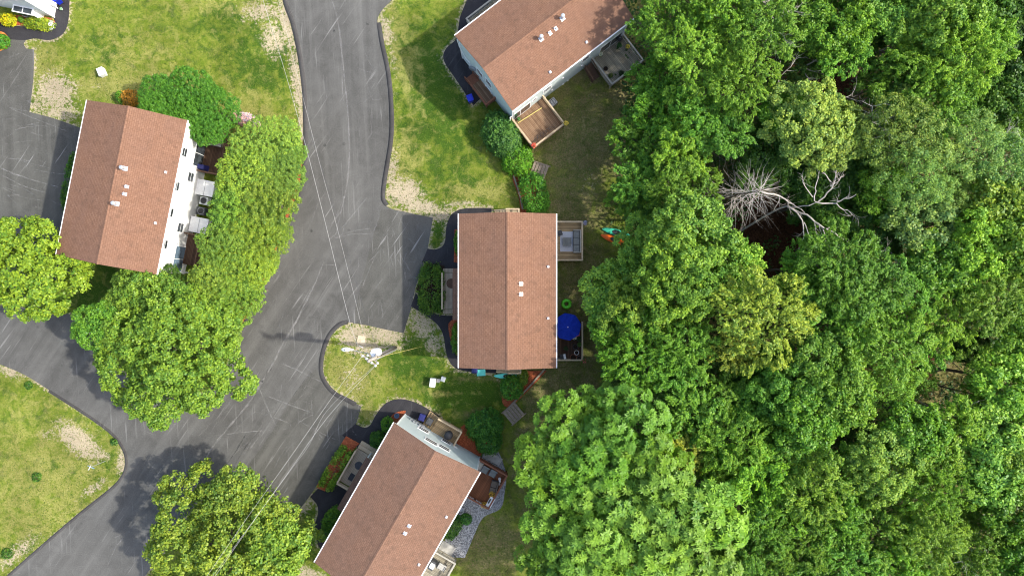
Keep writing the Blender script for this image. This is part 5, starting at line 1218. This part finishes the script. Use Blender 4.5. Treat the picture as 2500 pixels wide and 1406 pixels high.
# ------------------------------------------------------------------ street sign, boxes, bins
s = P(257, 1125); sg = empty('street_sign', s, R(-25), label='pale blue street name sign on a thin post on the lower left lawn', cat='sign')
MB().tube([(0, 0, 0), (0, 0, 2.35)], .03, 8).build('post', M['alum'], sg)
MB().box((0, 0, 2.42), (.7, .03, .16)).build('name_blade', plain('pale_blue_sign', (.30, .45, .55), .4, .08), sg); MB().box((0, 0, 2.66), (.03, .5, .14)).build('name_blade', M['cream'], sg)
def box_thing(name, label, cat, px, py, rot, w, d, h, mat, lid=.04, lidmat=None, z=0):
    o = empty(name, P(px, py, z), R(rot), label=label, cat=cat)
    MB().box((0, 0, h / 2), (w, d, h), taper=.97).build('body', M[mat], o, bevel=.02)
    MB().box((0, 0, h + lid / 2), (w + .05, d + .05, lid), taper=.94).build('lid', M[lidmat or mat], o, bevel=.015); return o
o = box_thing('utility_cabinet', 'large pale green white utility cabinet on the island lawn', 'utility box', 1058, 932, -8, .56, .85, .75, 'cream')
MB().box((0, -.44, .35), (.4, .03, .5)).build('door', M['cream'], o)
box_thing('utility_box', 'small greyish box between the two paler boxes on the island lawn', 'utility box', 1071, 928, -5, .3, .34, .45, 'concrete')
box_thing('utility_box', 'square white box, right one of the three on the island lawn', 'utility box', 1083, 924, -20, .42, .42, .55, 'cream')
box_thing('utility_cabinet', 'lone white utility cabinet on the upper left lawn', 'utility box', 253, 179, -22 + 45, .62, .8, .55, 'cream')
box_thing('storage_tote', 'square teal plastic storage box under the central townhouse eave', 'storage box', 1175, 908, 3, .85, .62, .5, 'teal')
def bin_(label, px, py, rot, mat, z=0):
    o = empty('wheeled_bin', P(px, py, z), R(rot), label=label, cat='bin')
    m = MB(); m.add([(x * k, y * k, z_) for z_, k in ((.08, .8), (1.0, 1.0)) for x, y in ((-.28, -.32), (.28, -.32), (.28, .32), (-.28, .32))], [(3, 2, 1, 0), (0, 1, 5, 4), (1, 2, 6, 5), (2, 3, 7, 6), (3, 0, 4, 7), (4, 5, 6, 7)]); m.build('body', M[mat], o, bevel=.02)
    l = MB(); l.box((0, .02, 1.03), (.62, .7, .06), taper=.9); l.box((0, 0, 1.075), (.42, .48, .04), taper=.85); lid = l.build('lid', M[mat], o, bevel=.015)
    MB().tube([(-.24, -.37, 1.0), (.24, -.37, 1.0)], .02, 6).build('handle', M['black'], lid)
    for x in (-.27, .27): MB().tube([(x - .03, -.3, .1), (x + .03, -.3, .1)], .1, 12).build('wheel', M['black'], o)
    return o
bin_('blue wheeled bin on the grass by the top townhouse side landing', 1149, 246, 20, 'blue_bin')
bin_('navy blue wheeled bin beside the gable of the lower townhouse', 1033, 1015, -20, 'navy')
bin_('grey wheeled bin touching the navy bin at the lower gable', 1051, 1025, -30, 'charcoal')
bin_('bright blue bin at the top left beside the dark path', 148, 6, 35, 'blue_bin')
bin_('blue bin half under the central townhouse roof, left of the teal box', 1160, 900, 0, 'navy')

# ------------------------------------------------------------------ parasol, ring, boats
o = P(1386, 798, 2.9); um = empty('patio_parasol', (o.x, o.y, 1.0), R(10), label='royal blue octagonal patio parasol open over the lower back deck', cat='parasol')
RR = 1.36; m = MB(); vs = [(0, 0, 2.12)]; fs = []
for i in range(16):
    t = i * math.pi / 8; rr = RR * (1 if i % 2 == 0 else .945); vs.append((rr * .5 * math.cos(t), rr * .5 * math.sin(t), 1.93 - (0 if i % 2 == 0 else .06))); vs.append((rr * math.cos(t), rr * math.sin(t), 1.62 - (0 if i % 2 == 0 else .09))); vs.append((rr * 1.0 * math.cos(t), rr * math.sin(t), 1.48 - (0 if i % 2 == 0 else .07)))
for i in range(16):
    a, b = 1 + 3 * i, 1 + 3 * ((i + 1) % 16); fs += [(0, a, b), (a, a + 1, b + 1, b), (a + 1, a + 2, b + 2, b + 1)]
m.add(vs, fs); cn = m.build('canopy', M['blue_cloth'], um)
m = MB()
for i in range(8): t = i * math.pi / 4; m.tube([(0, 0, 2.06), (RR * .5 * math.cos(t), RR * .5 * math.sin(t), 1.88), (RR * .98 * math.cos(t), RR * .98 * math.sin(t), 1.56)], .012, 5)
m.build('ribs', M['trim'], cn)
MB().tube([(0, 0, .02), (0, 0, 2.1)], .025, 8).build('pole', M['alum'], um); MB().ball((0, 0, 2.17), .06, 10, 6).build('finial', M['white_plastic'], um)
MB().lathe([(.001, 0), (.26, 0), (.26, .05), (.05, .1), (.001, .1)], (0, 0, .0), 16).build('base', M['charcoal'], um)
def torus(m, c, R_, r, n=28, k=12, sz=1.0):
    vs = []; fs = []
    for i in range(n):
        for j in range(k):
            a, b = 2 * math.pi * i / n, 2 * math.pi * j / k; vs.append((c[0] + (R_ + r * math.cos(b)) * math.cos(a), c[1] + (R_ + r * math.cos(b)) * math.sin(a), c[2] + r * sz * math.sin(b)))
    for i in range(n):
        for j in range(k): fs.append((i * k + j, ((i + 1) % n) * k + j, ((i + 1) % n) * k + (j + 1) % k, i * k + (j + 1) % k))
    m.add(vs, fs); return m
o = P(1383, 742, .15); r_ = empty('swim_ring', (o.x, o.y, 0), 0, label='lime green inflatable swim ring on the shaded grass above the blue parasol', cat='swim ring')
torus(MB(), (0, 0, .15), .36, .165).build('ring', M['lime'], r_, smooth=True); MB().tube([(.36, 0, .3), (.37, 0, .35)], .02, 6).build('valve', M['white_plastic'], r_)
def kayak(label, pA, pB, mat, w=.36, L=None):
    a, b = P(*pA), P(*pB); d = b - a; L = d.length; rt = math.atan2(d.y, d.x); o = empty('kayak', (a.x, a.y, 0), rt, label=label, cat='kayak')
    m = MB(); N = 18; vs = []; fs = []; K = 12
    for i in range(N + 1):
        t = i / N; ww = w * (math.sin(math.pi * min(1, max(0, t * .96 + .02))) ** .62); hh = .17 + .1 * abs(t - .5) * 2
        for j in range(K):
            q = 2 * math.pi * j / K; vs.append((t * L, ww * math.cos(q), .2 + hh * math.sin(q) * (1 if math.sin(q) < 0 else .65) * (ww / w * .8 + .2)))
    for i in range(N):
        for j in range(K): fs.append((i * K + j, i * K + (j + 1) % K, (i + 1) * K + (j + 1) % K, (i + 1) * K + j))
    fs += [tuple(range(K)), tuple(reversed([N * K + j for j in range(K)]))]
    m.add(vs, fs).build('hull', M[mat], o, smooth=True)
    c = MB().lathe([(.001, 0), (.5, 0), (.5, .03), (.001, .035)], (L * .5, 0, .325), 20, 1.0, .42).build('cockpit', M['black'], o)
    torus(MB(), (L * .5, 0, .35), 1, .04).v
    return o
kayak('green kayak nose poking out from under the trees, upper of two', (1470, 559), (1540, 578), 'kayak_green')
kayak('orange kayak nose poking out from under the trees, lower of two', (1466, 574), (1535, 598), 'kayak_orange')
kayak('mint green small boat lying along the lower wall of the central townhouse', (1206, 917), (1275, 917), 'kayak_teal', .3)

# ------------------------------------------------------------------ furniture, pots and small things on decks
ZD = 1.0
def put(name, label, cat, px, py, rot=0, z=ZD, group=None, top=None):
    q = P(px, py, z if top is None else top); q.z = z; return empty(name, q, rot, label=label, cat=cat, group=group)
def pot(label, px, py, r=.2, h=.32, mat='terracotta', plant=None, z=ZD, flower=None, name='flower_pot', cat='flower pot', group=None):
    o = put(name, label, cat, px, py, 0, z, group)
    MB().lathe([(.001, 0), (r * .7, 0), (r, h - .04), (r * 1.08, h - .04), (r * 1.08, h), (r * .92, h), (r * .9, h - .05), (.001, h - .05)], (0, 0, 0), 18).build('pot', M[mat], o)
    MB().lathe([(.001, h - .045), (r * .89, h - .045)][::-1], (0, 0, 0), 14).build('soil', M['soil'], o)
    if plant:
        rg = np.random.default_rng(int(px * 3 + py)); n = 150; d = unit(rg.normal(size=(n, 3))); d[:, 2] = abs(d[:, 2]); p_ = d * r * 1.35 * rg.uniform(.5, 1, (n, 1)) + np.array([0, 0, h])
        me = quad_mesh('plant', leafs(p_, d + rg.normal(size=(n, 3)) * .4 + np.array([0, 0, .5]), .13, .06, rg), rg.uniform(.2, .8, n)); q = link('plant', me, M['leaf'], o); q.color = (*plant, 1)
        if flower:
            n = 46; d = unit(rg.normal(size=(n, 3))); d[:, 2] = abs(d[:, 2]) + .2; p_ = d * r * 1.4 * rg.uniform(.75, 1.05, (n, 1)) + np.array([0, 0, h + .03])
            me = quad_mesh('flowers', leafs(p_, d + np.array([0, 0, .8]), .1, .09, rg), rg.uniform(.3, .9, n)); q = link('flowers', me, M['petal'], o); q.color = (*flower, 1)
    return o
# central house, upper deck
o = put('outdoor_rug', 'pale grey rug on the upper wooden deck behind the central house', 'rug', 1384, 590); MB().box((0, 0, .008), (1.36, 2.0, .014)).build('rug', M['rug'], o)
o = put('ottoman_table', 'square slatted grey low table in the middle of the pale rug', 'table', 1384, 591)
m = MB(); [m.box((-.36 + i * .12, 0, .4), (.1, .84, .04)) for i in range(7)]; m.box((0, 0, .34), (.84, .84, .06)); m.build('top', M['grey_cushion'], o); m = MB(); [m.box((x, y, .17), (.07, .07, .34)) for x in (-.35, .35) for y in (-.35, .35)]; m.build('legs', M['charcoal'], o)
o = put('outdoor_sofa', 'long grey cushioned outdoor sofa along the deck rail right of the rug', 'sofa', 1408, 590)
MB().box((0, 0, .2), (.78, 2.3, .3)).build('base', M['charcoal'], o, bevel=.02)
for y in (-.72, 0, .72): MB().box((-.06, y, .4), (.6, .70, .13)).build('seat_cushion', M['grey_cushion'], o, bevel=.04)
MB().box((.33, 0, .55), (.13, 2.3, .42)).build('backrest', M['rail_grey'], o, bevel=.02)
for y in (-1.1, 1.1): MB().box((0, y, .45), (.76, .11, .3)).build('armrest', M['rail_grey'], o, bevel=.02)
o = put('folding_chair', 'dark folding chair against the central back wall beside the rug', 'chair', 1366, 570, R(20)); MB().box((0, 0, .42), (.5, .5, .04)).build('seat', M['charcoal'], o); MB().bar((-.25, -.05, .45), (-.4, -.05, .95), .5, .03, up=(0, 1, 0)).build('backrest', M['charcoal'], o); m = MB(); [m.bar((x, y, 0), (-x * .8, y, .45), .03) for x in (-.28, .28) for y in (-.24, .24)]; m.build('legs', M['grey_metal'], o)
pot('pale blue hanging flower basket at the upper outer corner of the tan deck', 1428, 545, .16, .2, 'cream', (.12, .2, .1), .9, (.4, .4, .75), 'hanging_basket', 'hanging basket')
# central house, lower deck
for lab, x, y, r, mt, pl, fl in [('black pot beside the parasol edge, top of the deck pot column', 1404, 846, .24, 'charcoal', None, None), ('black pot with a white rim in the middle of the deck pot group', 1407, 860, .22, 'white_plastic', None, None), ('wide brown pot at the bottom of the dark deck', 1399, 872, .32, 'terracotta', None, None),
      ('dark pot in the lower right deck corner', 1413, 874, .21, 'charcoal', None, None), ('leafy dark potted plant left on the dark deck', 1381, 850, .2, 'charcoal', (.05, .09, .04), None), ('pot of pink flowers at the parasol edge', 1409, 815, .17, 'cream', (.08, .2, .04), (.75, .2, .5)),
      ('pot of white flowers just under the parasol edge', 1402, 823, .16, 'cream', (.1, .22, .06), (.85, .82, .85)), ('large dark pot against the rail right of the parasol', 1413, 826, .27, 'charcoal', (.05, .1, .04), None), ('green potted plant against the rail below the large dark pot', 1414, 840, .2, 'charcoal', (.09, .2, .04), None)]:
    pot(lab, x, y, r, .34, mt, pl, ZD, fl)
pot('bright pink flower ball on the lower outer corner of the dark deck', 1426, 880, .2, .2, 'charcoal', (.10, .18, .04), 1.85, (.85, .04, .22), 'flower_basket', 'flower basket').children[0].scale = (.8, .8, .8)
o = put('deck_chair', 'dark deck chair with a white towel on the dark brown deck', 'chair', 1374, 870, R(10)); MB().box((0, 0, .36), (.62, .55, .05)).build('seat', M['charcoal'], o); MB().bar((-.3, 0, .4), (-.62, 0, .85), .55, .05, up=(0, 1, 0)).build('backrest', M['charcoal'], o); m = MB(); [m.bar((x, y, 0), (x, y, .36), .04) for x in (-.27, .27) for y in (-.24, .24)]; m.build('legs', M['grey_metal'], o); MB().box((.16, 0, .4), (.22, .5, .03)).build('towel', M['white_plastic'], o)
# top house decks
z = ZD
pot('basket of green and yellow flowers on the outer corner of the reddish deck', 1381, 303, .18, .2, 'charcoal', (.20, .22, .06), 1.9, (.6, .5, .1), 'flower_basket', 'flower basket')
pot('basket of red flowers on the lower corner of the reddish deck', 1303, 357, .18, .2, 'charcoal', (.14, .12, .05), 1.9, (.75, .12, .10), 'flower_basket', 'flower basket')
pot('small green potted plant near the wall on the reddish deck', 1266, 292, .14, .25, 'terracotta', (.09, .26, .08), ZD)
d_ = H3.root; x_, y0_, y1_ = H3DA
o = put('bamboo_pole', 'long straw coloured pole lying across the reddish deck', 'pole', 1295, 282, H3.rot, 1.05); MB().tube([(-.15, -1.45, .03), (.1, 1.35, .03)], .045, 8).build('pole', M['guy'], o)
o = put('wire_plant_hoops', 'row of dark wire hoops along the outer rail of the reddish deck', 'wire hoops', 1330, 325, H3.rot + R(90)); m = MB(); [torus(m, (-1.1 + i * .36, 0, .3), .17, .014, 16, 5) for i in range(7)]; m.build('hoops', M['charcoal'], o)
o = put('kettle_grill', 'black round grill at the wall corner of the grey deck', 'grill', 1510, 101); MB().lathe([(.001, .5), (.2, .55), (.3, .72), (.3, .78), (.22, .95), (.08, 1.02), (.001, 1.03)], (0, 0, 0), 18).build('bowl', M['black'], o, smooth=True); m = MB(); [m.bar((.18 * math.cos(t), .18 * math.sin(t), .6), (.32 * math.cos(t), .32 * math.sin(t), 0), .03) for t in (0, 2.1, 4.2)]; m.build('legs', M['grey_metal'], o); MB().tube([(-.08, 0, 1.03), (0, 0, 1.1), (.08, 0, 1.03)], .015, 6).build('handle', M['alum'], o)
pot('white flowering pot at the upper inner corner of the grey deck', 1465, 135, .18, .25, 'cream', (.2, .3, .05), ZD, (.85, .85, .8)); pot('low black pot on the left side of the grey deck', 1478, 170, .22, .28, 'black'); pot('round black pot near the outer rail of the grey deck', 1516, 182, .24, .28, 'black', (.03, .06, .02))
pot('small yellow flowering plant on the grey deck near the right rail', 1531, 117, .16, .25, 'charcoal', (.2, .22, .04), ZD, (.6, .5, .1)); pot('trailing green plant in the lower corner of the grey deck', 1490, 187, .2, .25, 'charcoal', (.1, .15, .04)); pot('green potted plant right of the black grill', 1512, 113, .2, .25, 'charcoal', (.07, .18, .06))
o = put('air_conditioner', 'grey air conditioner under the reddish deck edge on the grass', 'air conditioner', 1349, 253, H3.rot, 0); MB().box((0, 0, .35), (.7, .7, .7)).build('case', M['grey_metal'], o, bevel=.03); torus(MB(), (0, 0, .715), .27, .02, 20, 6).build('fan_guard', M['black'], o); MB().box((0, 0, .712), (.5, .06, .02)).build('fan', M['black'], o)
# lower house red brown deck
rt = H4.rot
def patio_chair(label, px, py, rot, mat='grey_cushion', w=.68):
    o = put('patio_chair', label, 'chair', px, py, rot); MB().box((0, 0, .38), (w, .66, .13)).build('seat', M[mat], o, bevel=.04); MB().bar((0, .3, .4), (0, .42, .95), w, .1, up=(0, 1, 0)).build('backrest', M[mat], o, bevel=.02)
    for x in (-w / 2, w / 2): MB().box((x, 0, .58), (.06, .66, .05)).build('armrest', M['charcoal'], o)
    m = MB(); [m.bar((x, y, 0), (x, y, .56), .045) for x in (-w / 2, w / 2) for y in (-.28, .28)]; m.build('legs', M['charcoal'], o); return o
patio_chair('grey cushioned patio chair nearer the roof on the red brown deck', 1184, 1144, rt); patio_chair('grey cushioned patio chair nearer the outer corner of the red brown deck', 1203, 1153, rt)
o = put('loveseat', 'taupe cushioned loveseat along the outer rail of the red brown deck', 'loveseat', 1206, 1187, rt - R(75) + R(90)); 
MB().box((0, 0, .22), (.7, 1.35, .3)).build('base', M['charcoal'], o)
for y in (-.33, .33): MB().box((-.05, y, .42), (.58, .62, .14)).build('seat_cushion', M['tan_cushion'], o, bevel=.04)
MB().box((.32, 0, .55), (.12, 1.35, .4)).build('backrest', M['tan_cushion'], o, bevel=.03)
o = put('side_table', 'white rectangular table by the lower outer rail of the red brown deck', 'table', 1198, 1221, rt); MB().box((0, 0, .6), (.55, 1.05, .05)).build('top', M['white_plastic'], o, bevel=.01); m = MB(); [m.box((x, y, .29), (.05, .05, .58)) for x in (-.24, .24) for y in (-.45, .45)]; m.build('legs', M['trim'], o); MB().box((-.16, .05, .635), (.16, .5, .02)).build('tray', M['charcoal'], o)
pot('golden leaved potted plant above the white table', 1202, 1203, .26, .35, 'terracotta', (.30, .17, .03), ZD, (.6, .4, .06)); pot('golden leaved potted plant below the white table', 1183, 1229, .26, .35, 'terracotta', (.30, .17, .03), ZD, (.6, .4, .06))
for k, (x, y) in enumerate(((1220, 1168), (1220, 1174), (1219, 1180))):
    o = put('garden_lantern', ['largest white garden ornament by the loveseat', 'middle white garden ornament by the loveseat', 'smallest white garden ornament by the loveseat'][k], 'ornament', x, y, 0); rr = .14 - .025 * k; MB().lathe([(.001, 0), (rr, 0), (rr * 1.1, .1), (rr * .7, .2), (rr * .9, .26), (.001, .36)], (0, 0, 0), 12).build('body', M['white_plastic'], o); MB().ball((0, 0, .38), .03, 6, 4).build('knob', M['charcoal'], o)
box_thing('deck_box', 'greenish grey storage box tucked beside the gable corner downspout', 'storage box', 1170, 1133, math.degrees(rt), .7, .7, .5, 'rail_grey', z=ZD)
patio_chair('pale beige covered chair on the bottom grey deck', 1079, 1379, rt, 'concrete', .8)
o = put('gas_grill', 'white and grey grill by the wall on the bottom grey deck', 'grill', 1057, 1372, rt); MB().box((0, 0, .45), (.5, .9, .9)).build('cart', M['charcoal'], o); MB().box((0, 0, .98), (.52, .55, .18), taper=.85).build('hood', M['white_plastic'], o, bevel=.03); MB().tube([(.3, -.2, 1.0), (.3, .2, 1.0)], .015, 6).build('handle', M['alum'], o)
# lower house porch and side landing
o = put('door_mat', 'round black mat on the lower front porch', 'mat', 876, 1136, 0, .5); MB().lathe([(.42, 0), (.42, .015), (.001, .016)], (0, 0, 0), 24).build('mat', M['charcoal'], o)
o = put('door_mat', 'rectangular black mat on the lower front porch', 'mat', 858, 1164, rt, .5); MB().box((0, 0, .008), (.5, .75, .015)).build('mat', M['black'], o)
o = put('covered_grill', 'dark round covered grill on the side landing of the lower gable', 'grill', 1096, 1060, 0, .8); MB().lathe([(.38, 0), (.42, .1), (.42, .75), (.32, .95), (.001, 1.02)], (0, 0, 0), 20).build('cover', M['charcoal'], o, smooth=True)
o = put('rain_barrel', 'grey blue round tub in the small mulch bed at the lower gable', 'tub', 970, 1013, 0, 0); MB().lathe([(.001, 0), (.2, 0), (.26, .4), (.22, .4), (.18, .1), (.001, .1)], (0, 0, 0), 18).build('tub', plain('slate_blue', (.12, .18, .26), .5), o)
pot('cream pot by the timber rail of the lower side landing', 1098, 1030, .1, .2, 'cream', (.1, .2, .05), .0); pot('small cream pot at the outer corner of the lower side landing', 1122, 1045, .1, .2, 'cream', (.1, .2, .05), .0)
o = put('door_mat', 'round brown mat on the central front porch', 'mat', 1102, 692, 0, .5); MB().lathe([(.5, 0), (.5, .015), (.001, .016)], (0, 0, 0), 24).build('mat', M['rail_brown'], o)
# white house back yard
def ac(label, px, py, mat):
    o = put('air_conditioner', label, 'air conditioner', px, py, H1.rot, 0, top=.8); MB().box((0, 0, .4), (.8, .8, .8)).build('case', M[mat], o, bevel=.03); torus(MB(), (0, 0, .82), .32, .02, 22, 6).build('fan_guard', M['grey_metal'], o); f = MB(); f.lathe([(.3, .805), (.001, .806)], (0, 0, 0), 20); f.build('fan', M['black'], o); return o
ac('white topped air conditioner beside the white back wall', 497, 490, 'cream'); ac('black round fan air conditioner beside the white back wall', 490, 515, 'charcoal')
for lab, x, y in (('upper flat white shed lid against the white back wall', 500, 459), ('lower flat white shed lid against the white back wall', 485, 550)):
    o = put('bulkhead_shed', lab, 'shed', x, y, H1.rot, 0, top=1.25); MB().box((0, 0, .6), (1.7, 1.45, 1.2)).build('body', M['white_wall'], o); MB().box((0, 0, 1.24), (1.8, 1.55, .06)).build('lid', M['trim'], o, bevel=.01); MB().box((0, 0, 1.28), (.04, 1.5, .02)).build('seam', M['grey_metal'], o)
o = put('covered_grill', 'navy blue covered grill on the brown deck of the white townhouse', 'grill', 500, 411, H1.rot); MB().box((0, 0, .5), (.9, .6, 1.0), taper=.72).build('cover', M['navy'], o, bevel=.05)
o = put('outdoor_sofa', 'beige covered sofa at the shaded end of the brown deck', 'sofa', 526, 350, H1.rot); MB().box((0, 0, .25), (1.7, .7, .35)).build('base', M['tan_cushion'], o, bevel=.04); MB().box((0, .3, .55), (1.7, .18, .4)).build('backrest', M['concrete'], o, bevel=.04)
for x in (-.42, .42): MB().box((x, -.05, .46), (.8, .55, .12)).build('seat_cushion', M['concrete'], o, bevel=.04)
# timber steps, edging, slabs
def timber_steps(label, px, py, rot, w, n, dirn=1, h0=.55):
    o = put('timber_steps', label, 'steps', px, py, R(rot), 0)
    for i in range(n): MB().box((0, (i - n / 2) * .32, h0 - i * h0 / n / 1.1), (w, .28, .1)).build('tread', M['rail_weather'], o)
    for x in (-w / 2 - .05, w / 2 + .05): MB().bar((x, -n * .16 - .3, h0 * .75), (x, n * .16, .12), .09, .3).build('stringer', M['rail_weather'], o)
    return o
timber_steps('weathered timber steps between the two lower yards', 1257, 1005, 130 + 180, 1.5, 5); timber_steps('weathered timber steps right of the clipped shrubs above the central roof', 1312, 418, 70, 1.5, 5)
def edging(label, pts):
    q = [P(*p) for p in pts]; o = empty('timber_edging', (q[0].x, q[0].y, 0), 0, label=label, cat='edging')
    for a, b in zip(q[:-1], q[1:]): MB().bar(a - q[0] + Vector((0, 0, .12)), b - q[0] + Vector((0, 0, .12)), .16, .24).build('beam', M['rail_weather'], o)
edging('long timber retaining edge running down from the central house corner', [(1330, 900), (1290, 945), (1250, 985), (1228, 1008)]); edging('timber edge beam right of the top grey deck', [(1530, 78), (1578, 50)])
edging('timber edge left of the mulch strip above the central roof', [(1254, 430), (1270, 480), (1276, 512)])
for lab, x, y, w, d in (('concrete slab on the gravel above the red brown deck', 1203, 1117, 1.9, .8), ('concrete slab on the gravel above the bottom grey deck', 1091, 1338, 1.5, 1.1)):
    o = put('concrete_slab', lab, 'slab', x, y, rt, 0); MB().box((0, 0, .07), (w, d, .14)).build('slab', M['concrete'], o, bevel=.02)
o = put('grey_tub', 'round grey tub by the lower house back wall on the gravel', 'tub', 1125, 1243, 0, 0); MB().lathe([(.001, 0), (.3, 0), (.36, .45), (.32, .45), (.27, .1), (.001, .1)], (0, 0, 0), 18).build('tub', M['grey_metal'], o)
o = put('plant_stand', 'white wire plant stand of rings at the top left path corner', 'plant stand', 132, 65, R(60), 0)
m = MB()
for i, (x, y, z, r) in enumerate(((-.2, 0, .3, .24), (.18, .06, .55, .2), (.0, -.15, .8, .18), (-.3, .2, .1, .2))): torus(m, (x, y, z), r, .016, 18, 5); torus(m, (x, y, z), r * .5, .012, 14, 5); m.tube([(x + r, y, z), (x + r, y, 0)], .014, 5)
m.build('rings', M['white_plastic'], o)
pot('small pale green potted plant on the dark path at the top left', 152, 24, .12, .2, 'cream', (.25, .45, .35), 0)
o = put('test_patch_cover', 'square sandy slab lying in the island grass near the pole', 'slab', 882, 829, R(-8), 0); MB().box((0, 0, .03), (.8, .85, .05)).build('slab', M['sand'], o, bevel=.02)
o = put('fallen_board', 'thin white board lying in the island grass', 'board', 882, 846, R(-28), 0); MB().box((0, 0, .03), (.45, .06, .04)).build('board', M['trim'], o)
